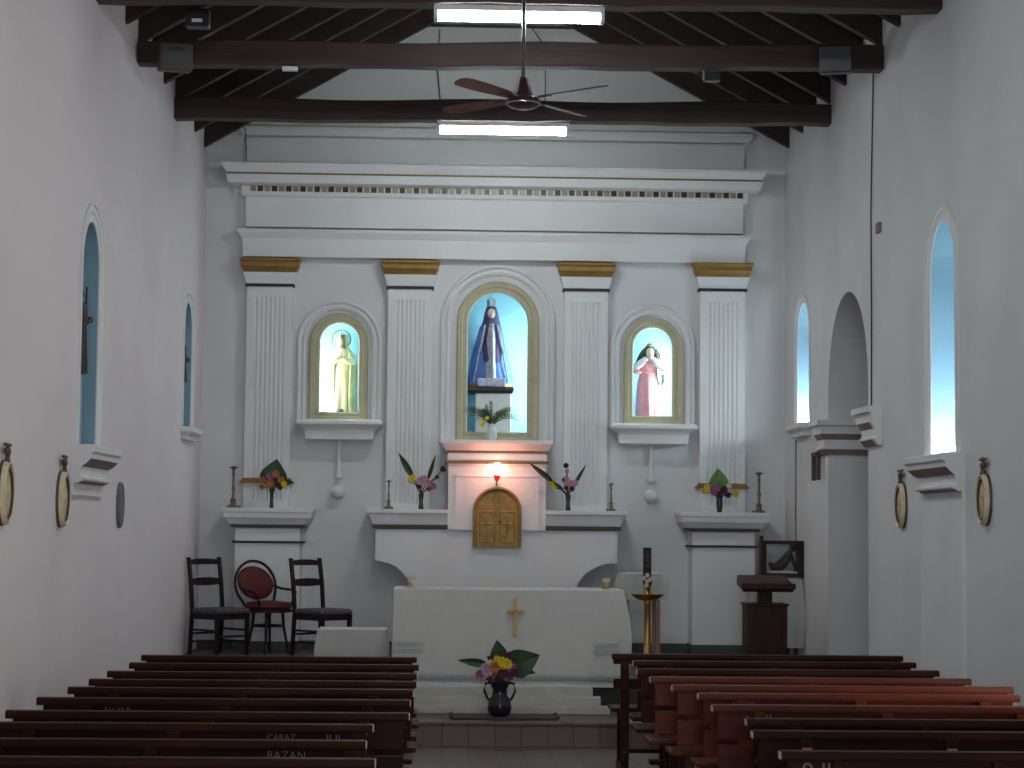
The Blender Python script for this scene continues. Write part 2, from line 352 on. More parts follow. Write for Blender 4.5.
# entablature
o = thing('entablature', 'plain white entablature band resting on the four pilasters', 'entablature', (XC, YB, zB(257)))
MB().box(fx0, fx1, YB-.12, YB, zB(230, 495, .12), zc(187.5)).build('frieze', plast, o)
MB().ledge(fx0+.12, fx1-.12, [(zB(231, 495, .2), .12), (zB(232, 495, .2), .20), (zB(235, 495, .2), .20), (zB(241, 495, .2), .15), (zB(259.5, 495, .15), .14)], M0).build('architrave', plast, o)
# pilasters
def pilaster(x0, x1, ytop, ybot, px, label, base, zbot):
    p = .12; yt = ytop; xm = (x0+x1)/2
    z = lambda py, pr=p: at(px, py, YB-pr).z
    X0, X1 = xB(x0, 380, p), xB(x1, 380, p)
    o = thing('fluted_pilaster', label, 'pilaster', ((X0+X1)/2, YB, zbot), 'fluted pilasters of the altar wall')
    M = M0
    MB().ledge(X0+.0, X1, [(z(yt, .2), .085), (z(yt+2, .2), .085), (z(yt+4, .2), .07), (z(yt+8, .2), .068), (z(yt+10, .2), .055), (z(yt+14.5, .2), .035)], lambda a, out, zz: (a, YB-out-(.12 if out else 0), zz)).build('gilt_capital', gold, o, bevel=.006)
    MB().ledge(X0, X1, [(z(yt+15), .05), (z(yt+22), .02), (z(yt+26), .01)], lambda a, out, zz: (a, YB-out-(p if out else 0), zz)).build('necking', plast, o)
    MB().box(X0-.02, X1+.02, YB-p-.025, YB, z(yt+29), z(yt+26.2)).build('black_band', blackl, o, bevel=.004)
    # shaft with flutes
    zt, zb_ = z(yt+29), zbot; zf1, zf0 = z(yt+40), z(ybot-8)
    nf = 7; mrg = .075; fw = (X1-X0-2*mrg)/nf
    poly = [(X0, YB), (X0, YB-p)]
    for k in range(nf):
        a = X0+mrg+fw*k
        poly += [(a+fw*.12, YB-p)]+[(a+fw*(.5-.34*math.cos(PI*j/6)), YB-p+.018*math.sin(PI*j/6)) for j in range(0, 7)]+[(a+fw*.88, YB-p)]
    poly += [(X1, YB-p), (X1, YB)]
    MB().prism(poly, lambda u, d, w: (u, w, d), zf0, zf1).box(X0, X1, YB-p, YB, zf1, zt).box(X0, X1, YB-p, YB, zb_, zf0).build('fluted_shaft', plast, o)
    if base:
        MB().ledge(X0, X1, [(z(base), .0), (z(base+1.5), .005), (z(base+6), .045), (z(base+6.5), .045)], lambda a, out, zz: (a, YB-out-(p if out else 0), zz)).build('gilt_base', gold, o)
    return o
pilaster(245.5, 291, 257.5, 508, 268, 'white fluted pilaster at the far left, above the left side altar', 476.5, at(267, 508, YB-.42).z)
pilaster(387, 431, 260, 511, 408, 'white fluted pilaster between the left niche and the central niche', None, at(497, 510, YB-.5).z)
pilaster(564, 607.5, 262.5, 513, 586, 'white fluted pilaster between the central niche and the right niche', None, at(497, 510, YB-.5).z)
pilaster(700, 745, 262.5, 513, 722, 'white fluted pilaster at the far right, above the right side altar', 482, at(723.75, 512.5, YB-.42).z)

# niches in the altar wall
def niche(N, frame, ringw, label, lampside, py_sill, sx, nm, balls):
    c, h, z0, zt = N
    o = thing('arched_niche', label, 'niche', (c, YB, z0), 'arched statue niches of the altar wall')
    # blue lining: side and back shell, set inside the wall
    H = h+.088; n = 24; D = .60
    out = arch(c, H, z0-.055, zt+.088, n)
    rings = [[(u, YB+.03, w) for u, w in out], [(u, YB+D-.1, w) for u, w in out]]
    cen = [(c+(u-c)*.9, w-.03 if w > z0 else w) for u, w in out]
    rings.append([(u, YB+D, w) for u, w in cen])
    mb = MB(); m = len(out); vs = [p for r in rings for p in r]; fs = []
    for i in range(2):
        for k in range(m): fs.append((i*m+k, i*m+(k+1) % m, (i+1)*m+(k+1) % m, (i+1)*m+k))
    fs.append(tuple(range(2*m, 3*m))); mb.add(vs, fs).build('painted_lining', nblue, o)
    # beige wooden frame
    fw = frame
    archring(MB(), c, h, z0, zt, [(0, -.05), (0, .02), (.012, .03), (fw*.45, .03), (fw*.5, .05), (fw*.9, .055), (fw, .04), (fw, -.03)], M0, bottom=True).build('frame', beige, o, smooth=True, ang=25)
    # plaster moulding
    r0, r1 = ringw
    archring(MB(), c, h, z0-fw, zt, [(r0, 0), (r0, .03), (r0+(r1-r0)*.25, .045), (r0+(r1-r0)*.45, .02), (r0+(r1-r0)*.55, .02), (r0+(r1-r0)*.7, .06), (r1-.02, .06), (r1, .03), (r1, 0)], M0).build('moulding', plast, o, smooth=True, ang=25)
    # lamp tube standing behind the frame
    lx = c+lampside*(h+.055)
    MB().tube([(lx, YB+.11, z0+.05), (lx, YB+.11, zt-h*.75)], .02, 10).build('lamp_tube', ntubec if nm == 'c' else ntubem, o)
    if balls:
        p = .30; xa, xb = at(sx[0], py_sill, YB-p).x, at(sx[1], py_sill, YB-p).x
        z = lambda py: at((sx[0]+sx[1])/2, py, YB-p).z
        MB().ledge(xa+p, xb-p, [(z(py_sill), p-.03), (z(py_sill+2), p), (z(py_sill+5), p), (z(py_sill+8), p-.06), (z(py_sill+11), p-.09), (z(py_sill+13.5), p-.09), (z(py_sill+14), p-.09), (z(py_sill+20), p-.10), (z(py_sill+21), .0)], M0).build('sill', plast, o, bevel=.006)
        bxm = (xa+xb)/2-.01
        zs = z(py_sill+21)
        prof = [(.02, .0), (.022, -.22), (.03, -.34), (.045, -.42)]
        MB().lathe((bxm, YB-.03, zs+.02), prof, 14).build('stem', plast, o, smooth=True)
        MB().ball((bxm, YB-.055, at(337, 492, YB).z if nm == 'l' else at(652, 496, YB).z), .078, 18, 12, (1, .9, .95)).build('ball', plast, o, smooth=True)
    return o
niche(NL, .11, (.15, .255), 'arched niche on the left holding the golden robed statue', -1, 419, (296, 382), 'l', True)
niche(NC, .125, (.20, .31), 'large central arched niche holding the statue in a blue mantle', 1, 440, (440, 553), 'c', False)
niche(NR, .11, (.15, .255), 'arched niche on the right holding the pink gowned statue', 1, 423.5, (611, 698), 'r', True)

# side altars
def side_altar(x0s, x1s, x0b, x1b, yt, dk1, bk, label):
    p = .42; Y = YB-p; xm = (x0b+x1b)/2
    z = lambda py: at(xm, py, Y).z
    X0, X1 = at(x0b, 560, Y).x, at(x1b, 560, Y).x; S0, S1 = at(x0s, yt, Y-.12).x, at(x1s, yt, Y-.12).x
    o = thing('side_altar', label, 'altar', ((X0+X1)/2, YB-.2, FL2), 'side altars against the altar wall')
    ov = ((S1-S0)-(X1-X0))/2
    f = lambda a, out, zz: (a, (Y-out) if out > 0 else YB-.0, zz)
    g = lambda a, out, zz: (a, YB if out == 0 else Y-out, zz)
    def L(prof, m, nm): 
        rings = [[(X0-q, YB, zz), (X0-q, Y-q*.8, zz), (X1+q, Y-q*.8, zz), (X1+q, YB, zz)] for zz, q in prof]
        return MB().loft(rings).build(nm, m, o, bevel=.004)
    L([(z(yt), ov), (z(yt+4), ov), (z(yt+5), ov-.01), (z(yt+10), ov-.02), (z(yt+11), ov*.75), (z(dk1), ov*.4)], plast, 'shelf')
    L([(z(dk1), .045), (z(dk1+3.2), .045)], brownl, 'brown_line')
    L([(z(dk1+3.2), .0), (z(bk), .0)], plast, 'neck')
    L([(z(bk), .03), (z(bk+2), .03)], blackl, 'black_line')
    L([(z(bk+2), 0), (FL2+.1, 0)], plast, 'body')
    L([(FL2+.1, .01), (FL2, .01)], baseb, 'skirting')
    return z(yt), Y
SLZ, SLY = side_altar(220, 311.5, 234.5, 299.5, 508, 524.5, 541, 'white side altar at the left, behind the row of chairs')
SRZ, SRY = side_altar(678.5, 769.5, 692.5, 755, 512.5, 528.5, 545.5, 'white side altar at the right, behind the wooden lectern')

# central altar-piece with tabernacle
Yc = YB-.50
zc_ = lambda py, px=497: at(px, py, Yc).z
xc_ = lambda px, py=500: at(px, py, Yc).x
co = thing('tabernacle_altar', 'tall white altar-piece with side shelves behind the cloth covered altar', 'altar', (xc_(497), YB-.25, FL2))
X0, X1 = xc_(375.5, 545), xc_(617.5, 545); A0, A1 = xc_(410, 588), xc_(576, 588)
za, zb_, zt_ = zc_(562), zc_(592), zc_(530)
poly = [(X0, zt_), (X0, za)]
for k in range(1, 13): t = k/12*PI/2; poly.append((X0+(A0-X0)*math.sin(t), za+(zb_-za)*(1-math.cos(t))))
poly += [(A0, FL2), (A1, FL2)]
for k in range(12, -1, -1): t = k/12*PI/2; poly.append((X1+(A1-X1)*math.sin(t), za+(zb_-za)*(1-math.cos(t))))
poly += [(X1, zt_)]
MB().prism(poly, lambda u, d, w: (u, d, w), Yc, YB).build('body', plast, co)
T0, T1 = xc_(448), xc_(545.5)
SHZ = zc_(510)
for nm, a, b, e in (('left', X0, T0, (1, 0)), ('right', T1, X1, (0, 1))):
    ov = .10
    def R(prof, m, name):
        rings = [[(a-q*e[0], YB, zz), (a-q*e[0], Yc-q*.7, zz), (b+q*e[1], Yc-q*.7, zz), (b+q*e[1], YB, zz)] for zz, q in prof]
        MB().loft(rings).build(name, m, co, bevel=.004)
    R([(SHZ, ov), (zc_(514), ov), (zc_(515), ov-.02), (zc_(525.5), .03)], plast, 'shelf')
    R([(zc_(525.5), .035), (zc_(529.5), .035)], brownl, 'brown_line')
# tower holding the tabernacle
tc, th, tz0, tzt = (xc_(473)+xc_(521.5))/2, (xc_(521.5)-xc_(473))/2, zc_(547), zc_(487)
tow = Yc-.04
MT = lambda a, out, z: (a, tow-out, z)
MB().sheet([(T0, zt_), (T0, zc_(466)), (T1, zc_(466)), (T1, zt_)], [], MT, 0, -.45).build('tower', plast, co)
TZ = zc_(440.5)
def R(prof, m, name):
    rings = [[(T0-q, YB, zz), (T0-q, tow-q, zz), (T1+q, tow-q, zz), (T1+q, YB, zz)] for zz, q in prof]
    return MB().loft(rings).build(name, m, co, bevel=.004)
R([(TZ, .075), (zc_(444), .075), (zc_(451), .02)], plast, 'top_shelf')
R([(zc_(451), .022), (zc_(453.3), .022)], golddim, 'gilt_line')
R([(zc_(453.3), .01), (zc_(461), .01)], plast, 'fascia')
R([(zc_(461), .03), (zc_(464), .03)], golddim, 'gilt_line')
R([(zc_(464), .015), (zc_(467), 0)], plast, 'lower_fascia')
pm = MB()
pa, pb, pz0, pz1 = xc_(455.5), xc_(538.5), zc_(530), zc_(476)
for q in ((pa, pa+.012, pz0, pz1), (pb-.012, pb, pz0, pz1), (pa, pb, pz1-.012, pz1)): pm.box(q[0], q[1], tow-.012, tow+.01, q[2], q[3])
pm.build('panel_bead', plast, co)
archring(MB(), tc, th-.045, tz0, tzt-.045, [(0, -.01), (0, .02), (.025, .035), (.045, .03), (.045, -.01)], MT, bottom=False).build('arch_surround', tabm, co, smooth=True, ang=25)
dr = MB(); inner = arch(tc, th-.042, tz0, tzt-.042)
dr.prism(inner, MT, .008, -.01); drb = dr.build('tabernacle_door', tabm, co)
k_ = MB()
for s in (-1, 1):
    w = th-.05; ca = tc+s*w*.5; hw = w*.36
    q = [(ca-hw, tz0+.05), (ca-hw, tz0+.38), (ca+hw, tz0+.38), (ca+hw, tz0+.05)]
    for a, b in ((0, 1), (1, 2), (2, 3), (3, 0)): k_.tube([MT(q[a][0], .01, q[a][1]), MT(q[b][0], .01, q[b][1])], .007, 6)
    k_.tube([MT(ca, .01, tz0+.09), MT(ca, .012, tz0+.34)], .01, 6); k_.tube([MT(ca-hw*.6, .01, tz0+.25), MT(ca+hw*.6, .012, tz0+.25)], .01, 6)
k_.box(tc-.004, tc+.004, tow-.014, tow, tz0, tzt-.05)
k_.build('relief_moulding', tabm, drb, smooth=True)
MB().ball(MT(tc+.03, .02, tz0+.27), .012).build('keyhole_knob', brownl, drb, smooth=True)
# sanctuary lamp on the tower
lp = at(497, 471, tow-.13)
o = thing('sanctuary_lamp', 'small lit red and amber lamp above the golden tabernacle door', 'lamp', (lp.x, tow, lp.z-.12))
MB().lathe((lp.x, lp.y, lp.z), [(.012, -.11), (.02, -.10), (.032, -.075), (.036, -.045), (.03, -.04)], 16).build('red_cup', redg, o, smooth=True)
MB().lathe((lp.x, lp.y, lp.z), [(.03, -.04), (.05, -.01), (.054, .03), (.045, .065), (.02, .085)], 16).build('glass_bulb', glowm, o, smooth=True)
MB().tube([(lp.x, tow, lp.z-.13), (lp.x, tow-.07, lp.z-.14), (lp.x, lp.y, lp.z-.11)], .008, 8).build('bracket', brass, o)
pl = bpy.data.lights.new('sanctuary_glow', 'POINT'); pl.energy = 13; pl.color = (1, .27, .18); pl.shadow_soft_size = .03
plo = bpy.data.objects.new('sanctuary_glow', pl); plo.location = (0, lp.y-.05-tow, lp.z+.01-(lp.z-.12)); plo.parent = o; COL.objects.link(plo)

# ================================================================== side wall niches, arch imposts, corbels
def side_niche(N, mp, label, far, lit, sgn, shelf):
    c, h, z0, zt = N; X = XL if sgn < 0 else XR
    o = thing('wall_niche', label, 'niche', (X, c, z0), 'blue niches in the side walls')
    h += .03 if not far else .035; zt += .02; c -= .015; N = (c, h, z0, zt)
    m2 = arch(c, h-.006, z0+.004, zt-.006); D = .42
    rings = [[mp(u, -.005, w) for u, w in m2], [mp(u, -D, w) for u, w in m2]]
    m = len(m2); fs = [(k, (k+1) % m, (k+1) % m+m, k+m) for k in range(m)]+[tuple(range(m, 2*m))]
    MB().add([p for r in rings for p in r], fs).build('painted_lining', sblue, o)
    w = .13 if not far else .09
    archring(MB(), c, h, z0, zt, [(0, 0), (0, .004), (w*.3, .008), (w*.36, .002), (w*.5, .002), (w*.56, .014), (w*.8, .018), (w*.85, .008), (w*.93, .008), (w, .022), (w*1.1, .022), (w*1.1, 0)], mp).build('moulding', plast, o, smooth=True, ang=25)
    if lit:
        MB().tube([mp(c-h+.05, -.09, z0+.05), mp(c+h-.03, -.09, z0+.05)], .02, 10).build('lamp_tube', ntubew, o)
        MB().tube([mp(c-h+.04, -.30, z0+.15), mp(c-h+.04, -.30, zt-.45)], .018, 10).build('upright_fill_tube', ntubev, o)  # unseen tube added behind the near jamb to light the far reveal evenly
        MB().box(*(sorted((mp(0, -.06, 0)[0], mp(0, -.13, 0)[0]))), c-h+.03, c+h-.02, z0+.006, z0+.028).build('lamp_holder', whitem, o)
    if shelf:
        a1 = c+.60-.17
        zz = z0-.01
        MB().ledge1(c-.648, a1, [(zz, .17), (zz-.05, .17), (zz-.06, .15), (zz-.10, .145)], mp).build('sill', plast, o, bevel=.005)
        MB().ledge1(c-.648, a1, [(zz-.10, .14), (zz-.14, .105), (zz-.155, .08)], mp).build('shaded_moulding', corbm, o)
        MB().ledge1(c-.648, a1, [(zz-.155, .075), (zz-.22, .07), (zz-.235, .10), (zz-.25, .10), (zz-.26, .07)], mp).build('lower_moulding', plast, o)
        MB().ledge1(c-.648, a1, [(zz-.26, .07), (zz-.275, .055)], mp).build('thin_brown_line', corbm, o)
        MB().ledge0(c-.66, c-.648, [(zz+.001, .172), (zz-.05, .172), (zz-.06, .152), (zz-.10, .147), (zz-.14, .107), (zz-.155, .082), (zz-.22, .072), (zz-.235, .102), (zz-.25, .102), (zz-.275, .056)], mp).build('plain_end', plast, o)
        MB().ledge0(c-.655, c+.60, [(zz-.2, .03), (.0 if sgn > 0 else zz-.36, .03)], mp).build('backing_strip', plast, o)
    else:
        MB().ledge(c-h, c+h, [(z0-.01, .12), (z0-.06, .12), (z0-.10, .07), (z0-.14, .06)], mp).build('sill', plast, o, bevel=.005)
    return o
side_niche(RN, mRw, 'tall brightly lit blue niche nearest on the right wall', False, True, 1, True)
side_niche(RF, mRw, 'narrow lit blue niche on the right wall beyond the arch', True, True, 1, False)
side_niche(LN, mLw, 'tall dim blue niche nearest on the left wall', False, False, -1, True)
side_niche(LF, mLw, 'narrow dim blue niche at the far end of the left wall', True, False, -1, False)
# arch imposts
def impost(yj, d, z, label):      # yj = jamb, d = +1 when the pier lies beyond it, -1 when before it
    o = thing('arch_impost', label, 'moulding', (XR, yj, z-.36), 'moulded imposts of the side arch')
    ye = yj+d*(.22 if d > 0 else .42)
    def R(prof, m, nm):
        MB().loft([[(XR+.499, yj, zz), (XR+.499, yj-d*p, zz), (XR-p, yj-d*p, zz), (XR-p, ye+d*p, zz), (XR, ye+d*p, zz), (XR, yj, zz)] for zz, p in prof]).build(nm, m, o)
    R([(z, .13), (z-.05, .13), (z-.06, .10), (z-.135, .09)], plast, 'cornice')
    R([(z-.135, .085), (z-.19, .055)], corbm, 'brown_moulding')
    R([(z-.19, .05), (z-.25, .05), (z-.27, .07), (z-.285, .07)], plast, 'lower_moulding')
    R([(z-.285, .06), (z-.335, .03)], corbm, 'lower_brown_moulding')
zi = atx(870, 409, XR).z
print('impost z', zi)
impost(AY1, 1, zi, 'white and brown impost on the far jamb of the side arch')
impost(AY0, -1, zi, 'white and brown impost on the near jamb of the side arch')
im = bpy.data.objects['arch_impost.001']
MB().ledge0(AY0-.565, AY0-.42-.05, [(zi+.001, .132), (zi-.05, .132), (zi-.06, .10), (zi-.135, .092), (zi-.19, .06), (zi-.25, .055), (zi-.285, .072), (zi-.335, .03)], mRw).build('plain_end', plast, im)
o = thing('wall_bracket', 'small dark double bracket below the far arch impost', 'bracket', (XR, AY1+.36, zi-.62))
for dy in (0, .26): MB().box(XR-.07, XR-.03, AY1+.22+dy, AY1+.26+dy, zi-.58, zi-.30).build('arm', greyw, o)
MB().box(XR-.07, XR, AY1+.20, AY1+.54, zi-.34, zi-.30).build('plate', greyw, o)
# cable on the right wall
ycab = wY(873)
cb = MB().tube([atx(875, 72, XR)+Vector((-.015, 0, 0)), (XR-.015, ycab, 4.6), (XR-.015, ycab-.01, 3.6), (XR-.015, ycab, zi)], .007, 6)
tag(cb.build('wall_cable', blackm, loc=(XR-.015, ycab, zi)), 'thin black cable running down the right wall to the arch impost', 'cable')
MB_ = MB().box(XR-.03, XR, wY(882), wY(879), atx(880, 233, XR).z, atx(880, 223, XR).z)
tag(MB_.build('junction_box', corbm, bevel=.004, loc=(XR, wY(880), atx(880, 233, XR).z)), 'tiny grey junction box on the right wall beside the cable', 'box')
yc2 = wY(797)
tag(MB().tube([(XR-.012, yc2, RF[2]-.16), (XR-.012, yc2+.01, 1.9), (XR-.012, yc2, 1.5)], .006, 6).build('wall_cable', greyw, loc=(XR-.012, yc2, 1.5)), 'thin grey wire hanging below the narrow lit niche on the right', 'cable')
# wires over the gable
for pts, lab in (((at(440, 30, YB), at(437, 65, YB), at(440, 98, YB), at(440, 131, YB)), 'thin dark wire down the left part of the gable wall'),
                 ((at(528, 24, YB), at(541, 42, YB), at(545, 70, YB), at(545, 98, YB), at(545, 132, YB)), 'thin dark wire curving down the gable wall right of the fan rod'),
                 ((at(240, 122, YB), at(246, 131, YB-.05), at(247, 150, YB), at(247, 163, YB)), 'short dark wire at the left end of the frieze ledge')):
    pts = [p+Vector((0, -.04-(.05 if i == len(pts)-1 or lab[0] == 's' else 0), 0)) for i, p in enumerate(pts)]
    tag(MB().tube(pts, .006, 6).build('gable_wire', blackm, loc=pts[-1]), lab, 'cable')
zg = at(497, 27, YB).z
tag(MB().box(at(425, 27, YB).x, at(572, 27, YB).x, YB-.035, YB, zg-.012, zg+.012).build('gable_batten', greyw, loc=(XC, YB, zg)), 'thin dark horizontal batten high on the gable wall', 'batten')

# ================================================================== ceiling fixtures
def tube_light(y, label):
    x0, x1 = (at(434, 12, 15.0).x, at(604, 12, 15.0).x) if y == 15.0 else (at(437, 123, 19.4).x, at(569, 123, 19.4).x)
    if y < 15: x0, x1 = .0, 1.3
    o = thing('tube_light', label, 'ceiling light', ((x0+x1)/2, y, 5.6), 'tube lights under the tie beams')
    MB().box(x0, x1, y-.06, y+.06, 5.655, 5.705).build('housing', whitem, o, bevel=.006)
    for s in (-1, 1):
        MB().tube([(x0+.03, y+s*.03, 5.625), (x1-.03, y+s*.03, 5.625)], .032, 12).build('tube', tubem, o, smooth=True)
    for xe in (x0, x1-.03): MB().box(xe, xe+.03, y-.065, y+.065, 5.59, 5.66).build('end_cap', whitem, o)
tube_light(19.4, 'lit fluorescent tube light below the beam nearest the altar wall')
tube_light(15.0, 'lit fluorescent tube light at the top edge, crossed by the fan rod')
for y, l in ((10.6, 'lit tube light above the middle pews'), (6.2, 'lit tube light above the camera end of the nave'), (1.8, 'lit tube light nearest the entrance')): tube_light(y, l)
# fan
fc = at(523, 102, 14.55)
o = thing('ceiling_fan', 'brown four bladed ceiling fan hanging on a long thin rod', 'fan', tuple(fc))
MB().tube([fc+Vector((0, 0, .18)), (fc.x, fc.y, ZRG-.1)], .014, 10).build('rod', rodm, o)
MB().lathe(fc, [(.02, .185), (.035, .18), (.05, .13), (.075, .06), (.085, .035), (.085, .03)], 20).build('canopy', fanm, o, smooth=True)
MB().lathe(fc, [(.06, .035), (.11, .03), (.125, .01), (.125, -.02), (.10, -.04), (.05, -.055), (.01, -.058)], 24).build('motor', fanm, o, smooth=True)
MB().lathe(fc, [(.118, -.022), (.128, -.02), (.128, -.012), (.118, -.010)], 24).build('chrome_ring', silverm, o, smooth=True)
for a in (-40, 50, 140, 230):
    a = math.radians(a); d = Vector((math.cos(a), math.sin(a), 0)); nrm = Vector((-math.sin(a), math.cos(a), 0)); up = Vector((0, 0, 1))
    pt = lambda r, w, h=0: fc+d*r+(nrm*math.cos(.22)+up*math.sin(.22))*w+up*h
    prof = [(.16, .035), (.22, .05), (.45, .065), (.66, .068), (.73, .055), (.755, .02)]
    rg = [[pt(r, -w, .02), pt(r, w, .02), pt(r, w, .028), pt(r, -w, .028)] for r, w in prof]
    b = MB().loft(rg).build('blade', fanb, o)
    MB().loft([[pt(r, -w, .012), pt(r, w, .012), pt(r, w, .019), pt(r, -w, .019)] for r, w in ((.09, .02), (.2, .03), (.26, .012))]).build('blade_iron', fanm, b)
# loudspeakers on the second tie beam
def speaker(px0, px1, py0, py1, Y, m, label, rz):
    a = at(px0, py1, Y-.12); b = at(px1, py0, Y-.12); w = (b.x-a.x)/2; h = b.z-a.z
    o = thing('loudspeaker', label, 'loudspeaker', ((a.x+b.x)/2, Y-.22, a.z), 'loudspeakers on the tie beam', local=True)
    o.rotation_euler = (.12, 0, rz)
    MB().box(-w, w, -.11, .10, 0, h).build('cabinet', m, o, bevel=.012)
    MB().lathe((0, 0, 0), [(w*.3, -.0), (w*.62, -.005), (w*.66, .006)], 20).build('cone', blackm, o)
    c_ = [x for x in bpy.data.objects if x.parent == o][-1]; c_.rotation_euler = (PI/2, 0, 0); c_.location = (0, -.11, h*.5)
    MB().box(-.02, .02, .09, .16, h*.4, h*.6).build('bracket', blackm, o)
speaker(160, 193, 48, 74, 17.05, greyw, 'grey brown loudspeaker at the left end of the second tie beam', .25)
speaker(818, 850, 50, 76, 17.05, blackm, 'black loudspeaker at the right end of the second tie beam', -.25)
p = at(198, 16, 15.4)
o = thing('floodlight', 'black box lamp with a pale label hanging at upper left', 'lamp', (p.x, 15.42, p.z-.09))
MB().box(p.x-.09, p.x+.09, 15.35, 15.48, p.z-.09, p.z+.05).build('case', blackm, o, bevel=.01)
MB().box(p.x-.04, p.x+.04, 15.34, 15.36, p.z-.06, p.z-.035).build('pale_label', whitem, o)
MB().box(p.x-.02, p.x+.02, 15.38, 15.46, p.z+.04, p.z+.24).build('hanger', blackm, o)
p = at(290, 69.5, 17.0)
tag(MB().box(p.x-.065, p.x+.065, 16.97, 17.03, p.z-.012, p.z+.022).build('small_white_lamp', whitem, bevel=.004, loc=p), 'tiny white bar lamp under the second tie beam at left', 'lamp')
p = at(712, 78, 17.05)
o = thing('spotlight', 'small black spotlight hooked under the second tie beam at right', 'lamp', tuple(p))
MB().box(p.x-.07, p.x+.07, 17.0, 17.1, p.z-.03, p.z+.045).build('case', blackm, o, bevel=.008)
MB().tube([p+Vector((-.075, 0, -.02)), p+Vector((-.075, 0, .1))], .008, 6).build('hook', silverm, o)
MB().box(p.x-.05, p.x+.05, 16.99, 17.0, p.z-.05, p.z-.04).build('pale_rim', silverm, o)

# ================================================================== stations of the cross
def station(px, pyt, pyb, orn, side, label, plain=False):
    X = XL if side < 0 else XR; mp = mLw if side < 0 else mRw
    px += 3 if side > 0 else -3
    c = atx(px, (pyt+pyb)/2, X); top, bot = atx(px, pyt, X).z, atx(px, pyb, X).z; hz = (top-bot)/2; hy = hz*.72; n = 28
    if plain:
        R_ = [[mp(c.y+hy*k*math.cos(2*PI*j/n), d, c.z+hz*k*math.sin(2*PI*j/n)) for j in range(n)] for k, d in ((1, 0), (1, .02), (.95, .03), (.9, .022), (.02, .03))]
        return tag(MB().loft(R_).build('oval_plaque', greyp, loc=(X, c.y, bot)), label, 'plaque')
    o = thing('station_plaque', label, 'plaque', (X, c.y, bot), 'oval station plaques on the side walls')
    def ring(prof, m, nm, par): return MB().loft([[mp(c.y+hy*k*math.cos(2*PI*j/n), d, c.z+hz*k*math.sin(2*PI*j/n)) for j in range(n)] for k, d in prof]).build(nm, m, par, smooth=True)
    ring([(1, 0), (1.0, .035), (.93, .055), (.80, .04), (.78, .03), (.77, .01)], platew, 'frame', o)
    ring([(1.03, 0), (1.035, .012), (1.0, .02)], dkorn, 'dark_rim', o)
    ring([(.78, .012), (.74, .03), (.4, .045), (.02, .05)], platep, 'relief', o)
    MB().tube([mp(c.y+hy*.79*math.cos(2*PI*j/n), .042, c.z+hz*.79*math.sin(2*PI*j/n)) for j in range(n+1)], .009, 6).build('dark_outline', dkorn, o)
    zt = atx(px, orn, X).z
    MB().tube([mp(c.y, .025, top-.02), mp(c.y, .03, zt-.09), mp(c.y, .03, zt)], [.03, .018, .008], 8).ball(mp(c.y, .03, top+.06), .035, sq=(.6, 1.2, .9)).tube([mp(c.y-.07, .03, top+.10), mp(c.y+.07, .03, top+.10)], [.012, .012], 6).build('bronze_cross_finial', dkorn, o, smooth=True)
station(62.5, 471, 527, 458, -1, 'cream oval plaque with finial on the left wall, second from the left edge')
station(4.5, 461, 525, 446, -1, 'cream oval plaque with finial cut by the left edge of the photo')
station(121.5, 482, 528, 470, -1, 'plain grey oval plaque on the left wall below the niche sill', True)
station(901, 483, 528, 471, 1, 'cream oval plaque with finial on the right wall between arch and niche')
station(984.5, 474, 525, 457, 1, 'cream oval plaque with finial nearest on the right wall')

# ================================================================== statues
def robe(mb, cx, cy, z0, prof, folds=9, amp=.06, n=48, phase=0, sy=.75):
    rings = []
    for z, r, *dx in prof:
        d = dx[0] if dx else 0
        a = amp*max(0, min(1, (prof[-1][0]-z)/max(.01, prof[-1][0]-prof[0][0])*1.3-.2))
        rings.append([(cx+d+r*(1+a*math.cos(folds*t+phase+z*1.5))*math.cos(t), cy+sy*r*(1+a*math.cos(folds*t+phase+z*1.5))*math.sin(t), z0+z) for t in [2*PI*k/n for k in range(n)]])
    return mb.loft(rings)
def head(par, c, r, skinm, hair=None, veilr=0):
    mb = MB(); rg = []
    for i in range(13):
        t = i/12; z = -1.25+2.4*t; w = [.25, .5, .7, .82, .9, .95, .97, .97, .95, .88, .74, .5, .12][i]
        ring = []
        for k in range(20):
            a = 2*PI*k/20; f = 1+(.12 if (abs(math.sin(a)+1) < .06 and .4 < t < .6) else 0)
            ring.append((c[0]+r*w*.86*math.cos(a), c[1]+r*w*f*math.sin(a), c[2]+r*z))
        rg.append(ring)
    h_ = mb.loft(rg).build('head', skinm, par, smooth=True, ang=80)
    e = MB()
    for s in (-1, 1): e.ball((c[0]+s*r*.34, c[1]-r*.86, c[2]+r*.05), r*.10, 8, 6, (1.3, .5, .7))
    e.ball((c[0], c[1]-r*.88, c[2]-r*.55), r*.13, 8, 6, (1.5, .4, .5)); e.build('eyes_and_mouth', hairm, h_)
    return h_
def hands(par, c, s, m=skin):
    mb = MB()
    for q in (-1, 1):
        mb.ball((c[0]+q*s*.12, c[1], c[2]), s*.42, 10, 7, (.28, .5, 1))
        for f in range(4):
            y = c[1]-s*.16+f*s*.11; L = s*(.62, .7, .66, .52)[f]
            mb.tube([(c[0]+q*s*.12, y, c[2]+s*.25), (c[0]+q*s*.07, y-s*.02, c[2]+s*.25+L*.6), (c[0]+q*s*.04, y-s*.02, c[2]+s*.25+L)], [s*.07, s*.06, s*.04], 6)
        mb.tube([(c[0]+q*s*.12, c[1]-s*.1, c[2]-s*.05), (c[0]+q*s*.12, c[1]-s*.28, c[2]+s*.15), (c[0]+q*s*.08, c[1]-s*.3, c[2]+s*.38)], [s*.08, s*.07, s*.05], 6)
    return mb.build('praying_hands', m, par, smooth=True)
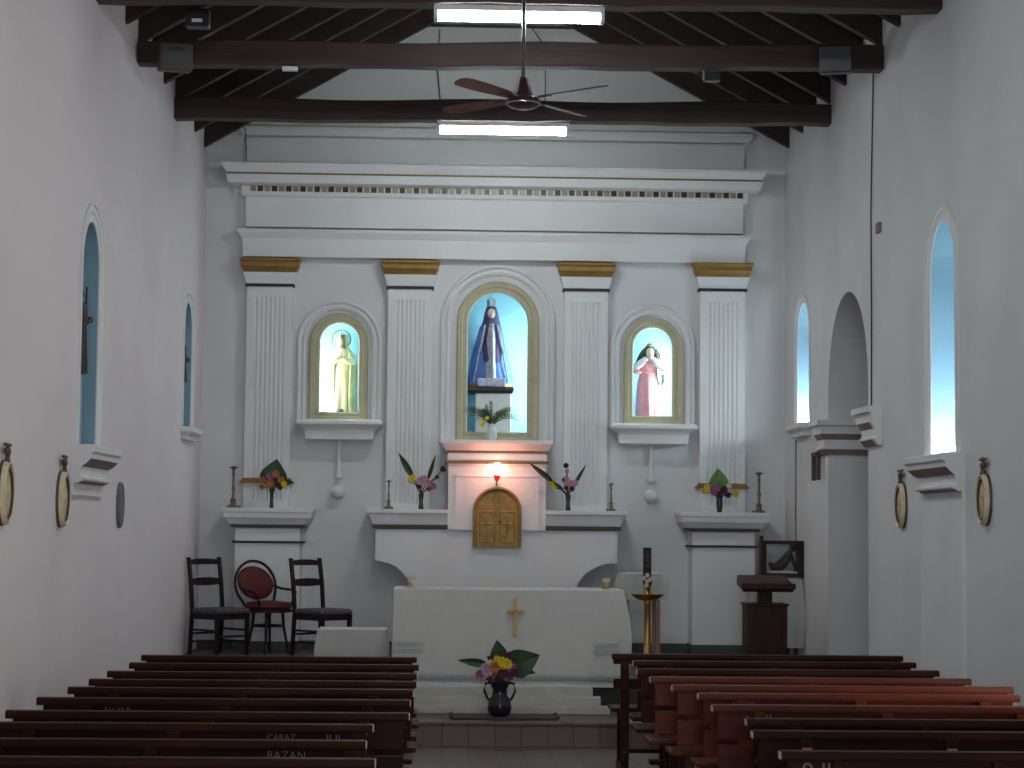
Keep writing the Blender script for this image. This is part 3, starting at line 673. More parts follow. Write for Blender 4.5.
def crown(par, c, r, h, m=None, halo=0):
    mb = MB(); n = 24; m = m or silverm
    mb.loft([[(c[0]+q*math.cos(2*PI*k/n), c[1]+q*math.sin(2*PI*k/n), c[2]+z+(h*.35*abs(math.sin(3*2*PI*k/n)) if z > 0 else 0)) for k in range(n)] for q, z in ((r, 0), (r*1.15, h*.45), (r*1.1, h*.45), (r*.95, 0))])
    for k in range(6):
        a = 2*PI*k/6; mb.tube([(c[0]+r*1.1*math.cos(a), c[1]+r*1.1*math.sin(a), c[2]+h*.5), (c[0]+r*.9*math.cos(a), c[1]+r*.9*math.sin(a), c[2]+h*.85), (c[0], c[1], c[2]+h)], r*.09, 5)
    mb.tube([(c[0], c[1], c[2]+h*.95), (c[0], c[1], c[2]+h*1.5)], r*.09, 5).tube([(c[0]-r*.35, c[1], c[2]+h*1.3), (c[0]+r*.35, c[1], c[2]+h*1.3)], r*.09, 5)
    return mb.build('crown', m, par, smooth=True)
def halo(par, c, r, m):
    mb = MB(); n = 28
    mb.tube([(c[0]+r*math.cos(2*PI*k/n), c[1], c[2]+r*math.sin(2*PI*k/n)) for k in range(n+1)], r*.07, 6)
    for k in range(13):
        a = -.4+(PI+.8)*k/12; mb.tube([(c[0]+r*.5*math.cos(a), c[1], c[2]+r*.5*math.sin(a)), (c[0]+r*.97*math.cos(a), c[1], c[2]+r*.97*math.sin(a))], r*.045, 5)
    return mb.build('halo', m, par, smooth=True)
YS = YB+.27
# left statue: gold and cream
zb0 = NL[2]+.0; pL = at(341, 400, YS); Hs = at(342, 335, YS).z-zb0
o = thing('robed_statue', 'golden robed statue with praying hands and a ring halo in the left niche', 'statue', (pL.x, YS, zb0-.05))
MB().box(pL.x-.2, pL.x+.2, YS-.15, YS+.15, zb0-.05, zb0-.0).build('plinth', vasew, o, bevel=.01)
k = Hs
robe(MB(), pL.x-.01, YS, zb0, [(0, .12, -.01), (.05, .12, -.01), (.25*k, .11), (.5*k, .10), (.66*k, .095), (.76*k, .10), (.80*k, .08), (.83*k, .045), (.845*k, .025)], 7, .10).build('gown', creamrobe, o, smooth=True, ang=70)
mb = MB(); rings = []
for z, r in [(.0, .15), (.2*k, .145), (.45*k, .15), (.6*k, .155), (.74*k, .135), (.82*k, .085), (.86*k, .058), (.93*k, .07), (.985*k, .06), (1.01*k, .025)]:
    ring = []; m_ = 26; a0 = -.95 if z < .84*k else -1.15
    for q in range(m_+1):
        a = a0+(PI-2*a0)*q/m_; rr = r*(1+.07*math.cos(9*a+z*4)*(1 if z < .8*k else 0)); ring.append((pL.x+.01+rr*math.cos(a), YS+.01+.72*rr*math.sin(a), zb0+z))
    rings.append(ring+[(pL.x+.01+(x-pL.x-.01)*.9, YS+.01+(y-YS-.01)*.9, z) for x, y, z in ring[::-1]])
mb.loft(rings).build('mantle', goldrobe, o, smooth=True, ang=70)
mb = MB()
for s in (-1, 1): mb.tube([(pL.x+s*.095, YS-.01, zb0+.76*k), (pL.x+s*.12, YS-.07, zb0+.64*k), (pL.x+s*.07, YS-.14, zb0+.66*k), (pL.x+s*.02, YS-.16, zb0+.70*k)], [.035, .04, .035, .024], 10)
mb.build('sleeves', creamrobe, o, smooth=True)
head(o, (pL.x-.01, YS-.02, zb0+.91*k), .048, skin); hands(o, (pL.x, YS-.165, zb0+.71*k), .065)
halo(o, (pL.x-.01, YS+.05, zb0+.95*k), .105, golddim)
MB().ball((pL.x+.0, YS-.12, zb0+.02), .04, 10, 6, (1, 1.4, .6)).build('shoes', brownl, o)
# central statue
pC = at(491, 340, YS); zc0 = at(491, 387, YS-.1).z
H = at(491, 309, YS).z-zc0
o = thing('crowned_statue', 'large silver crowned statue in a wide blue mantle in the central niche', 'statue', (pC.x+.03, YS, NC[2]-.05))
MB().box(pC.x-.17, pC.x+.23, YS-.16, YS+.2, NC[2]-.05, zc0-.07).build('white_block', vasew, o, bevel=.01)
MB().loft([[(pC.x+sx*w, YS+sy*w*.75, z) for sx, sy in ((-1, -1), (1, -1), (1, 1), (-1, 1))] for z, w in ((zc0-.075, .24), (zc0-.04, .26), (zc0, .25))]).build('dark_base', rodm, o, bevel=.01)
MB().box(pC.x-.15, pC.x+.16, YS-.235, YS-.19, zc0-.0, zc0+.09).build('silver_plaque', silv, o, bevel=.012)
def mant(x0, x1, prof, m, nm, am=.05, f=11):
    mb = MB(); rings = []
    for z, xl, xr, dp in prof:
        ring = []
        for q in range(40):
            a = 2*PI*q/40; hw = (xr-xl)/2; cxx = (xr+xl)/2
            g = 1+am*math.cos(f*a)*(1-z/H if z < H else 0)
            ring.append((pC.x+cxx+hw*g*math.cos(a), YS+dp*g*math.sin(a), zc0+z))
        rings.append(ring)
    return mb.loft(rings).build(nm, m, o, smooth=True, ang=70)
mant(0, 0, [(0, -.275, .245, .17), (.1, -.26, .235, .165), (.4*H, -.22, .18, .15), (.62*H, -.165, .14, .13), (.76*H, -.13, .12, .11), (.82*H, -.10, .09, .09), (.86*H, -.06, .06, .06)], bluerobe, 'blue_mantle')
mant(0, 0, [(.30*H, -.135, .14, .172), (.34*H, -.15, .15, .182), (.5*H, -.15, .15, .17), (.66*H, -.135, .13, .155), (.78*H, -.11, .11, .135), (.86*H, -.09, .09, .105), (.95*H, -.075, .075, .09), (1.02*H, -.055, .055, .065), (1.06*H, -.02, .02, .03)], purple, 'dark_veil', .04, 7)
mant(0, 0, [(.03, -.11, .11, .205), (.3*H, -.08, .08, .205), (.6*H, -.075, .075, .20), (.72*H, -.07, .07, .165), (.8*H, -.06, .06, .14)], silv, 'silver_gown', .08, 5)
mb = MB()
for s in (-1, 1):
    mb.tube([(pC.x+s*.13, YS-.11, zc0+.42*H), (pC.x+s*.10, YS-.155, zc0+.6*H), (pC.x+s*.07, YS-.13, zc0+.78*H)], [.012, .016, .012], 6)
    mb.tube([(pC.x+s*.19, YS-.12, zc0+.05), (pC.x+s*.125, YS-.14, zc0+.5*H)], [.01, .008], 6)
mb.build('silver_trim', silv, o, smooth=True)
MB().loft([[(pC.x-.015+hw*math.cos(2*PI*q/40), YS+hd*math.sin(2*PI*q/40), zc0+z) for q in range(40)] for z, hw, hd in ((.0, .262, .174), (.0, .272, .184), (.03, .268, .18), (.03, .255, .168))]).build('gilt_hem', gold, o, smooth=True)
head(o, (pC.x, YS-.075, zc0+.93*H), .052, skin); hands(o, (pC.x, YS-.2, zc0+.68*H), .06)
crown(o, (pC.x, YS-.02, zc0+1.03*H), .045, .10)
# right statue
zr0 = NR[2]; pR = at(649.5, 380, YS); k = at(650, 348, YS).z-zr0
o = thing('gowned_statue', 'dark haired statue in a pink gown with white shawl in the right niche', 'statue', (pR.x, YS, zr0-.05))
MB().box(pR.x-.18, pR.x+.18, YS-.15, YS+.15, zr0-.05, zr0).build('plinth', vasew, o, bevel=.01)
robe(MB(), pR.x-.015, YS, zr0, [(0, .125), (.05, .13), (.25*k, .13), (.48*k, .12), (.60*k, .10), (.64*k, .092), (.72*k, .11), (.79*k, .11), (.83*k, .07), (.85*k, .033), (.87*k, .028)], 8, .11).build('pink_gown', pinkrobe, o, smooth=True, ang=70)
MB().loft([[(pR.x-.015+.10*q*math.cos(2*PI*j/24), YS+.08*q*math.sin(2*PI*j/24), zr0+.615*k+z) for j in range(24)] for q, z in ((1.02, 0), (1.08, .01), (1.02, .025))]).build('belt', pinkrobe, o, smooth=True)
mb = MB()
for s in (-1, 1): mb.tube([(pR.x-.015+s*.03, YS-.085, zr0+.84*k), (pR.x-.015+s*.10, YS-.09, zr0+.76*k), (pR.x-.015+s*.19, YS-.07, zr0+.66*k)], [.03, .042, .022], 10)
mb.build('white_shawl', vasew, o, smooth=True)
mb = MB()
for s in (-1, 1): mb.tube([(pR.x+s*.115, YS, zr0+.79*k), (pR.x+s*.17, YS-.05, zr0+.67*k), (pR.x+s*.15, YS-.12, zr0+.635*k)], [.04, .042, .03], 10)
sl = mb.build('sleeves', pinkrobe, o, smooth=True)
MB().tube([(pR.x+.155, YS-.09, zr0+.62*k), (pR.x+.16, YS-.08, zr0+.52*k), (pR.x+.14, YS-.06, zr0+.45*k)], [.03, .035, .02], 8).build('green_lining', greyveil, o, smooth=True)
mb = MB(); mb.ball((pR.x, YS+.012, zr0+.945*k), .072, 18, 12, (1, 1, 1.1))
for s in (-1, 1): mb.tube([(pR.x+s*.045, YS, zr0+.97*k), (pR.x+s*.075, YS, zr0+.89*k), (pR.x-.02+s*.10, YS-.02, zr0+.80*k), (pR.x-.03+s*.12, YS-.02, zr0+.74*k)], [.035, .045, .035, .012], 10)
mb.build('long_dark_hair', hairm, o, smooth=True)
head(o, (pR.x, YS-.028, zr0+.93*k), .054, skin); crown(o, (pR.x, YS-.01, zr0+1.01*k), .03, .045, gold)
for s in (-1, 1):
    c = (pR.x+s*.13, YS-.14, zr0+.63*k); mb = MB(); mb.ball(c, .024, 10, 7, (1, 1, .7))
    for f in range(4): mb.tube([(c[0]-s*.012+s*f*.008, c[1]-.012, c[2]), (c[0]-s*.02+s*f*.009, c[1]-.04, c[2]+.008)], [.006, .004], 6)
    mb.tube([(c[0]-s*.018, c[1]-.01, c[2]+.005), (c[0]-s*.035, c[1]-.02, c[2]+.02)], [.007, .004], 6); mb.build('hand', skin, o, smooth=True)
MB().tube([(pR.x-.05, YS-.12, zr0+.80*k), (pR.x-.045, YS-.135, zr0+.70*k), (pR.x-.01, YS-.14, zr0+.665*k), (pR.x+.02, YS-.135, zr0+.70*k), (pR.x+.03, YS-.12, zr0+.80*k)], .007, 6).build('pale_necklace', silverm, o, smooth=True)
# statues in the dim left wall niches
def dark_statue(c, X, z0, zs, k, label):
    o = thing('dark_statue', label, 'statue', (X, c, z0))
    MB().box(X-.06, X+.04, c-.07, c+.07, z0, zs).build('pedestal', sblue, o, bevel=.01)
    robe(MB(), X, c, zs, [(0, .08), (.3*k, .075), (.6*k, .07), (.78*k, .08), (.86*k, .05), (.89*k, .022)], 7, .1, sy=1).build('robe', darkrobe, o, smooth=True, ang=70)
    MB().ball((X+.01, c, zs+.95*k), .042, sq=(.9, .9, 1.2)).build('head', darkrobe, o, smooth=True)
    MB().tube([(X+.03, c-.02, zs+.78*k), (X+.06, c+.06, zs+.62*k), (X+.07, c+.13, zs+.66*k)], [.025, .022, .016], 8).ball((X+.07, c+.14, zs+.67*k), .025).build('arm', darkrobe, o, smooth=True)
    MB().tube([(X+.05, c+.03, zs+.1*k), (X+.06, c+.03, zs+1.05*k)], .008, 6).build('staff', darkrobe, o)
dark_statue(LN[0]-.10, XL-.08, LN[2]+.01, 2.86, .62, 'dark statue half hidden inside the near niche on the left wall')
dark_statue(LF[0]-.08, XL-.08, LF[2]+.01, 3.2, .36, 'dark statue half hidden inside the far niche on the left wall')

# ================================================================== candlesticks, vases, flowers
def candlestick(px, pyt, pyb, Y, zbase, label, m=pewter, w=1):
    p = at(px, pyb, Y); h = at(px, pyt, Y).z-zbase; o = thing('candlestick', label, 'candlestick', (p.x, Y, zbase), 'candlesticks on the altar shelves')
    c = (p.x, Y, zbase)
    MB().lathe(c, [(.075*w, 0), (.075*w, .008), (.05*w, .02), (.03*w, .04), (.026*w, .07), (.036*w, .085), (.016*w, .11), (.014*w, h*.4), (.024*w, h*.45), (.014*w, h*.52), (.012*w, h*.75), (.02*w, h*.80), (.012*w, h*.86), (.02*w, h*.92), (.022*w, h*.95)], 16).build('stem', m, o, smooth=True, ang=60)
    MB().lathe(c, [(.018*w, h*.93), (.05*w, h*.965), (.052*w, h*.975), (.02*w, h*.985), (.014*w, h)], 16).build('drip_pan', m, o, smooth=True)
    for k in range(3):
        a = 2*PI*k/3+.5; MB().ball((p.x+.068*w*math.cos(a), Y+.068*w*math.sin(a), zbase+.012), .015, 8, 6).build('foot', m, o, smooth=True)
candlestick(233, 466, 507, YB-.34, SLZ, 'tall bronze candlestick on the left side altar')
candlestick(759, 472, 512, YB-.34, SRZ, 'tall bronze candlestick on the right side altar')
candlestick(388.5, 480, 509, YB-.4, SHZ, 'thin candlestick on the left shelf beside the tabernacle', w=.62)
candlestick(611, 483, 511, YB-.4, SHZ, 'thin candlestick on the right shelf beside the tabernacle', w=.62)
def flower(par, c, r, m, n=9, cm=None):
    mb = MB(); c = Vector(c)
    for L, (rr, tilt) in enumerate(((1, .15), (.75, .6), (.45, 1.1))):
        for k in range(n):
            a = 2*PI*k/n+L*.35+random.uniform(-.1, .1); d = Vector((math.cos(a)*math.cos(tilt), -.9*math.sin(tilt)*1.0, math.sin(a)*math.cos(tilt)))
            t = Vector((-math.sin(a), 0, math.cos(a))); q = r*rr
            w = q*.36
            vs = [c, c+d*q*.5+t*w, c+d*q, c+d*q*.5-t*w]; back = [v+Vector((0, .004, 0)) for v in vs]
            mb.add(vs+back, [(0, 1, 2, 3), (7, 6, 5, 4), (0, 4, 5, 1), (1, 5, 6, 2), (2, 6, 7, 3), (3, 7, 4, 0)])
    mb.ball(c+Vector((0, .004, 0)), r*.62, 10, 6, (1, .5, 1))
    return mb.build('flower', m, par)
def leaf(par, base, tip, w, m, curl=.0, n=8, nm='leaf', shape=.65):
    base, tip = Vector(base), Vector(tip); d = tip-base; L = d.length; side = d.cross(Vector((0, 1, 0))).normalized(); rings = []
    for i in range(n+1):
        t = i/n; ww = w*math.sin(PI*min(1, (t*.94+.05))**shape)*(1 if i < n else .05); p = base+d*t+Vector((0, -.25*L*math.sin(PI*t)*.3, 0))+Vector((0, 0, -curl*L*t*t))
        rings.append([p-side*ww, p+Vector((0, .012, 0)), p+side*ww, p+Vector((0, .016, 0))])
    return MB().loft(rings).build(nm, m, par)
def bouquet(base, Y, flowers, leaves, label, stems=True):
    o = thing('flower_bouquet', label, 'flowers', base); b = Vector(base)
    for (px, py, r, m) in flowers:
        yy = Y-random.uniform(.02, .09); c = at(px, py, yy); 
        st = MB().tube([b+Vector((0, 0, -.02)), (b+c)/2+Vector((0, .01, .015)), c+Vector((0, .012, -r*.2))], .005, 5).build('stem', stemm, o)
        flower(o, c, r, m)
    for (x0, y0, x1, y1, w, m, *dy) in leaves:
        dy = dy[0] if dy else 0; a = at(x0, y0, Y-dy); leaf(o, a, at(x1, y1, Y-.02-dy), w, m)
        if (a-b).length > .03: MB().tube([b+Vector((0, 0, -.02)), (a+b)/2, a], .006, 5).build('stem', stemm, o)
    return o
def vase(px, pyt, pyb, Y, zb, prof, m, label, handles=False, name='vase'):
    p = at(px, pyb, Y); h = at(px, pyt, Y).z-zb
    o = thing(name, label, 'vase', (p.x, Y, zb))
    body = MB().lathe((p.x, Y, zb), [(r, z*h) for r, z in prof]+[(prof[-1][0]*.85, h), (prof[-1][0]*.7, h*.8), (.005, h*.78)], 20).build('body', m, o, smooth=True, ang=50)
    if handles:
        for s in (-1, 1): MB().tube([(p.x+s*.06, Y, zb+h*.95), (p.x+s*.115, Y, zb+h*.93), (p.x+s*.125, Y, zb+h*.72), (p.x+s*.10, Y, zb+h*.52), (p.x+s*.085, Y, zb+h*.45)], .010, 8).build('handle', m, o, smooth=True)
    return Vector((p.x, Y, zb+h))
Ys = YB-.38
t = vase(271.5, 489, 507, Ys, SLZ, [(.03, 0), (.024, .05), (.018, .4), (.022, .8), (.034, 1)], vaseg, 'small dark vase on the left side altar')
bouquet(t, Ys, [(262, 480, .045, ora), (270, 483, .055, ora), (281, 480, .045, ora), (276, 474, .05, ora), (262, 487, .035, ora), (270, 476, .05, mauve), (284, 484, .04, yel), (280, 488, .028, dkred)],
        [(272, 486, 277, 459, .15, leafm), (276, 484, 294, 482, .045, leafm)], 'orange flowers with one broad dark leaf on the left side altar')
t = vase(719.5, 496, 512, Ys, SRZ, [(.026, 0), (.03, .2), (.034, .6), (.03, .8), (.038, 1)], vaseg, 'small dark vase on the right side altar')
bouquet(t, Ys, [(707, 487, .045, yel), (705, 492, .035, yel), (736, 494, .04, yel), (716, 488, .055, mauve), (724, 490, .05, dkred), (718, 494, .045, dkred), (714, 492, .05, mauve), (729, 486, .035, cream), (728, 495, .04, dkred)],
        [(719, 492, 718, 468, .11, leafg), (722, 492, 726, 476, .05, leafg)], 'yellow and dark red flowers with a green leaf on the right side altar')
Yq = YB-.47
t = vase(421, 494, 509, Yq, SHZ, [(.03, 0), (.028, .1), (.02, .5), (.03, 1)], vaseg, 'slim dark vase on the left shelf beside the tabernacle')
bouquet(t, Yq, [(411, 480, .045, yel), (413, 477, .035, yel), (420, 481, .055, pink), (427, 483, .05, pink), (433, 486, .045, mauve), (424, 478, .04, pink), (443, 469, .04, blackp), (437, 477, .028, leafm), (419, 486, .035, dkred), (429, 489, .035, mauve)],
        [(412, 476, 398, 452, .036, leafm), (428, 479, 436, 454, .022, leafm)], 'pink and yellow flowers with long spikes left of the tabernacle')
t = vase(568, 495, 511, Yq, SHZ, [(.03, 0), (.028, .1), (.02, .5), (.03, 1)], vaseg, 'slim dark vase on the right shelf beside the tabernacle')
bouquet(t, Yq, [(553, 483, .04, yel), (554, 487, .035, yel), (566, 479, .045, pink), (570, 484, .055, pink), (575, 483, .045, pink), (566, 465.5, .036, blackp), (567, 471, .03, pink), (563, 480, .02, blackp), (572, 489, .035, dkred), (566, 488, .03, dkred)],
        [(573, 487, 587, 463, .02, leafm), (552, 481, 528, 462, .03, stemm, .17), (563, 490, 552, 481, .02, leafm, .1)], 'pink and yellow flowers with one spike bending left, right of the tabernacle')
# white vase with ferns before the central statue
Yw = YB-.22
t = vase(491.5, 424, 440, Yw, TZ, [(.045, 0), (.05, .08), (.06, .35), (.05, .65), (.035, .8), (.05, 1)], vasew, 'white ceramic vase standing below the central statue')
o = thing('fern_bouquet', 'feathery green ferns with yellow buds in the white vase', 'flowers', tuple(t))
for i in range(22):
    a = random.uniform(-1.25, 1.25); L = random.uniform(.16, .34); tip = t+Vector((math.sin(a)*L*1.15, random.uniform(-.08, .08), math.cos(a)*L*.75)); mb = MB()
    pts = [t+Vector((0, 0, -.02))+(tip-t)*q+Vector((0, 0, .05*math.sin(PI*q))) for q in (0, .25, .5, .75, 1)]; mb.tube(pts, .004, 4)
    for q in range(1, 12):
        u = q/12; c = t+(tip-t)*u+Vector((0, 0, .05*math.sin(PI*u)))
        for s in (-1, 1):
            e = c+Vector((s*.035*(1-u*.6)*math.cos(a)+.015*math.sin(a), random.uniform(-.01, .01), .02-s*.035*math.sin(a)*(1-u*.5))); mb.tube([c, e], [.004, .0015], 4)
    mb.build('fern_frond', leafm if i % 3 else leafg, o)
for px, py in ((484, 422), (487, 418), (482, 425)): flower(o, at(px, py, Yw-.09), .028, yel, 7)
# big vase on the lower platform before the altar
Yv = 16.33
t = vase(499.5, 681, 712, Yv, FL1+.022, [(.055, 0), (.085, .06), (.10, .25), (.09, .42), (.062, .6), (.058, .75), (.085, .95), (.09, 1)], vased, 'large dark two handled vase before the altar', True, 'handled_vase')
bouquet(t, Yv-.02, [(502, 663, .06, yel), (507, 664, .05, yel), (495, 668, .06, ora), (490, 665, .05, cream), (487, 672, .05, pink), (480, 674, .045, mauve), (511, 668, .055, mauve), (508, 657, .05, dkred), (502, 673, .06, dkred), (492, 674, .05, mauve), (485, 667, .04, pink), (515, 672, .04, dkred), (497, 659, .035, yel), (510, 676, .04, dkred), (490, 678, .04, dkred)],
        [(500, 664, 497, 640, .075, leafm), (508, 668, 540, 655, .12, leafm), (486, 664, 457, 660, .035, leafm), (500, 668, 487, 656, .05, leafm), (515, 668, 536, 673, .04, leafm)], 'large bouquet with broad dark leaves in the vase before the altar')
a, b = at(451, 713, 16.35), at(557, 713, 16.35)
o = thing('floor_mat', 'narrow dark mat on the tiled step before the altar', 'mat', ((a.x+b.x)/2, 16.35, FL1))
MB().box(a.x, b.x, 16.2, 16.55, FL1, FL1+.02).build('mat', matm, o, bevel=.006)
for x in (a.x, b.x): MB().tube([(x, 16.2, FL1+.022), (x, 16.55, FL1+.022)], .014, 8).build('rolled_end', matm, o)

# ================================================================== main altar
YA0, YA1 = 17.02, 17.85
a, b = at(393, 590, YA0), at(628, 590, YA0); zt = (a.z+b.z)/2; ax0, ax1 = a.x+.01, b.x-.03; zcl = at(505, 681, YA0).z
print('altar', ax0, ax1, zt, zcl)
o = thing('altar_table', 'white stepped altar table under a cloth at the centre', 'altar', ((ax0+ax1)/2, (YA0+YA1)/2, FL1))
MB().box(ax0+.03, ax1-.03, YA0+.03, YA1-.03, FL2, zt-.02).build('table', plast, o)
s0, s1 = at(417, 700, 16.85).x-.05, 0
MB().box(s0-.0, at(593, 685, 16.98).x, 16.98, UPY+.0, FL1, FL1+.20).build('top_step', stepm, o, bevel=.008)
MB().box(s0-.06, at(601, 695, 16.85).x, 16.85, 16.98, FL1, FL1+.133).build('middle_step', stepm, o, bevel=.008)
MB().box(s0-.12, at(610, 706, 16.72).x, 16.72, 16.85, FL1, FL1+.066).build('bottom_step', stepm, o, bevel=.008)
def drape(x0, x1, y0, y1, zt, zb, name, m, label, cat, flare=.06, seed=0, lac=True, par=None, n=160, wav=.006, lf=1):
    rnd = random.Random(seed); per = []
    W_, D_ = x1-x0, y1-y0; tot = 2*(W_+D_)
    for k in range(n):
        s = tot*k/n
        if s < W_: per.append((x0+s, y0, 0, -1, min(s, W_-s)))
        elif s < W_+D_: q = s-W_; per.append((x1, y0+q, 1, 0, min(q, D_-q)))
        elif s < 2*W_+D_: q = s-W_-D_; per.append((x1-q, y1, 0, 1, min(q, W_-q)))
        else: q = s-2*W_-D_; per.append((x0, y1-q, -1, 0, min(q, D_-q)))
    rows = []; m_ = 12; ph = rnd.random()*6
    for i in range(m_+1):
        t = i/m_; row = []
        for k, (x, y, nx, ny, dc) in enumerate(per):
            f = (flare if x > (x0+x1)/2 else flare*lf)*math.exp(-dc/.06)*math.sin(min(1, t*1.15)*PI*.75); wv = wav*t*(math.sin(k*.55+ph)+.6*math.sin(k*.23+2*ph))
            cxx, cyy = (x0+x1)/2, (y0+y1)/2; dx = (1 if x > cxx else -1)*f*(1 if dc < .25 else 0); dy = (1 if y > cyy else -1)*f*(1 if dc < .25 else 0)
            sc_ = .006*abs(math.sin(k*PI/2.0+.5)) if i == m_ else 0
            row.append((x+nx*(wv+.006)+dx, y+ny*(wv+.006)+dy*.6, zt-(zt-zb)*t+sc_))
        rows.append(row)
    c = [(x, y, zt+.004) for x, y, *_ in per]
    return rows, c
rows, c = drape(ax0, ax1, YA0, YA1, zt, zcl, 'a', cloth, '', '', .07, 3, lf=.1)
vs = [p for r in rows for p in r]; nn = len(c); fs = []
for i in range(len(rows)-1):
    for k in range(nn): fs.append((i*nn+k, i*nn+(k+1) % nn, (i+1)*nn+(k+1) % nn, (i+1)*nn+k))
fs.append(tuple(range(nn)))
ac = thing('altar_cloth', 'long white cloth covering the main altar, with a gold cross', 'cloth', ((ax0+ax1)/2, (YA0+YA1)/2, zcl))
k_ = MB().add(vs, fs).build('cloth', cloth, ac, smooth=True, ang=50); sm = k_.modifiers.new('t', 'SOLIDIFY'); sm.thickness = .004
# cross sewn on the cloth
cp = at(515.5, 617, YA0-.02); yy = YA0-.03
zt1, zb1 = at(515.5, 598, yy).z, at(515.5, 636, yy).z; zm = at(515.5, 611, yy).z
MB().box(cp.x-.012, cp.x+.012, yy-.006, yy+.02, zb1, zt1).box(cp.x-.075, cp.x+.075, yy-.006, yy+.02, zm-.011, zm+.011).build('gold_cross', crossm, ac, bevel=.003)
# embroidery motifs: curls near both lower corners, and a lace hem
mb = MB()
for x0_, x1_ in ((at(392, 648, yy).x, at(424, 648, yy).x), (at(594, 648, yy).x, at(622, 648, yy).x)):
    for i in range(7):
        xx = x0_+(x1_-x0_)*(i+.5)/7
        for zz, s in ((at(505, 644, yy).z, 1), (at(505, 652, yy).z, -1)):
            mb.tube([(xx+.022*math.cos(q)*(.4+q/8), YA0-.022, zz+s*.018*math.sin(q)*(.4+q/8)) for q in [j*.7 for j in range(9)]], .0035, 4)
mb.build('embroidery', embr, ac)
mb = MB()
for i in range(64):
    xx = ax0+(ax1-ax0)*(i+.5)/64; mb.tube([(xx-.015, YA0-.02, zcl+.045), (xx, YA0-.022, zcl+.015), (xx+.015, YA0-.02, zcl+.045)], .0035, 4)
mb.build('lace_hem', embr, ac)
# glass candle cups on the altar
for px, lab in ((410.5, 'small glass candle cup at the left end of the altar'), (606, 'small glass candle cup at the right end of the altar')):
    p = at(px, 587, YA0+.25); c = (p.x, YA0+.25, zt+.006)
    o = thing('candle_cup', lab, 'candle holder', c)
    MB().lathe(c, [(.04, 0), (.04, .006), (.015, .015), (.01, .04), (.012, .05)], 16).build('metal_foot', brass, o, smooth=True)
    MB().lathe(c, [(.015, .05), (.04, .07), (.045, .12), (.042, .12), (.036, .075), (.01, .056)], 16).build('glass_cup', glassm, o, smooth=True)
    MB().lathe(c, [(.03, .062), (.033, .09), (.006, .092)], 12).build('candle', cream, o, smooth=True)
# low covered table left of the altar
yl = 18.1; a, b = at(318, 629.5, yl), at(385, 629.5, yl)
o = thing('low_table', 'low wooden table hidden under a white cloth left of the altar', 'table', ((a.x+b.x)/2, yl+.25, FL2))
MB().box(a.x+.01, b.x-.01, yl+.01, yl+.5, a.z-.04, a.z-.008).build('tabletop', chairw, o)
for sx in (a.x+.03, b.x-.07):
    for sy in (yl+.04, yl+.43): MB().box(sx, sx+.04, sy, sy+.04, FL2, a.z-.04).build('leg', chairw, o)
rows, c = drape(a.x, b.x, yl, yl+.51, a.z, FL2+.06, 'b', cloth, '', '', .03, 5)
vs = [p for r in rows for p in r]; nn = len(c); fs = [(i*nn+k, i*nn+(k+1) % nn, (i+1)*nn+(k+1) % nn, (i+1)*nn+k) for i in range(len(rows)-1) for k in range(nn)]+[tuple(range(nn))]
k_ = MB().add(vs, fs).build('table_cloth', cloth, smooth=True, ang=50, loc=(a.x, yl, FL2+.06)); k_.modifiers.new('t', 'SOLIDIFY').thickness = .004
tag(k_, 'white cloth over the low table between the chairs and the altar', 'cloth')

# ================================================================== right side furniture
def lace_table(px0, px1, py, y, d, zb, lab, labc, seed):
    a, b = at(px0, py, y), at(px1, py, y); zt = a.z
    o = thing('side_table', lab, 'table', ((a.x+b.x)/2, y+d/2, FL2))
    MB().box(a.x+.01, b.x-.01, y+.01, y+d-.01, zt-.035, zt-.01).build('tabletop', greyw, o)
    for sx in (a.x+.03, b.x-.075):
        for sy in (y+.03, y+d-.07): MB().box(sx, sx+.04, sy, sy+.04, FL2, zt-.035).build('leg', plugm if seed == 1 else chairw, o)
    rows, c = drape(a.x, b.x, y, y+d, zt, zb, '', lace, '', '', .05, seed, n=90, wav=.012)
    vs = [p for r in rows for p in r]; nn = len(c); fs = [(i*nn+k, i*nn+(k+1) % nn, (i+1)*nn+(k+1) % nn, (i+1)*nn+k) for i in range(len(rows)-1) for k in range(nn)]+[tuple(range(nn))]
    tag(MB().add(vs, fs).build('lace_cloth', lace, smooth=True, ang=50, loc=(a.x, y, zb)), labc, 'cloth')
    return a, b
lace_table(623, 664, 573.5, 20.5, .5, at(640, 600, 20.5).z, 'small wooden table behind the brass stand', 'short sheer lace cloth on the table behind the brass stand', 1)
a, b = lace_table(752, 802, 578.5, 20.75, .62, FL2+.12, 'wooden table behind the lectern under the glass case', 'long sheer lace cloth hanging from the table behind the lectern', 2)
# display case with reclining figure
y = 20.8; A, B = at(762, 577.5, y), at(805, 541, y); za, zb2 = b.z+.006, B.z
o = thing('display_case', 'dark wood framed glass case with a reclining figure, behind the lectern', 'display case', ((A.x+B.x)/2, y+.15, za), local=True, rz=0)
o.rotation_euler = (0, 0, .03)
w = (B.x-A.x)/2-.01; h = zb2-za; d = .13; f = .035
for x in (-w, w-f):
    for yy_ in (-d, d-f): MB().box(x, x+f, yy_, yy_+f, 0, h).build('post', lectw, o)
MB().box(-w, w, -d, d, 0, f).build('base', lectw, o, bevel=.004)
MB().box(-w, w, -d, -d+f, h-f, h).box(-w, w, d-f, d, h-f, h).box(-w, -w+f, -d, d, h-f, h).box(w-f, w, -d, d, h-f, h).build('top_frame', lectw, o)
MB().box(-w-.03, -w, -d-.02, -d+.06, 0, h+.05).build('open_door', lectw, o)
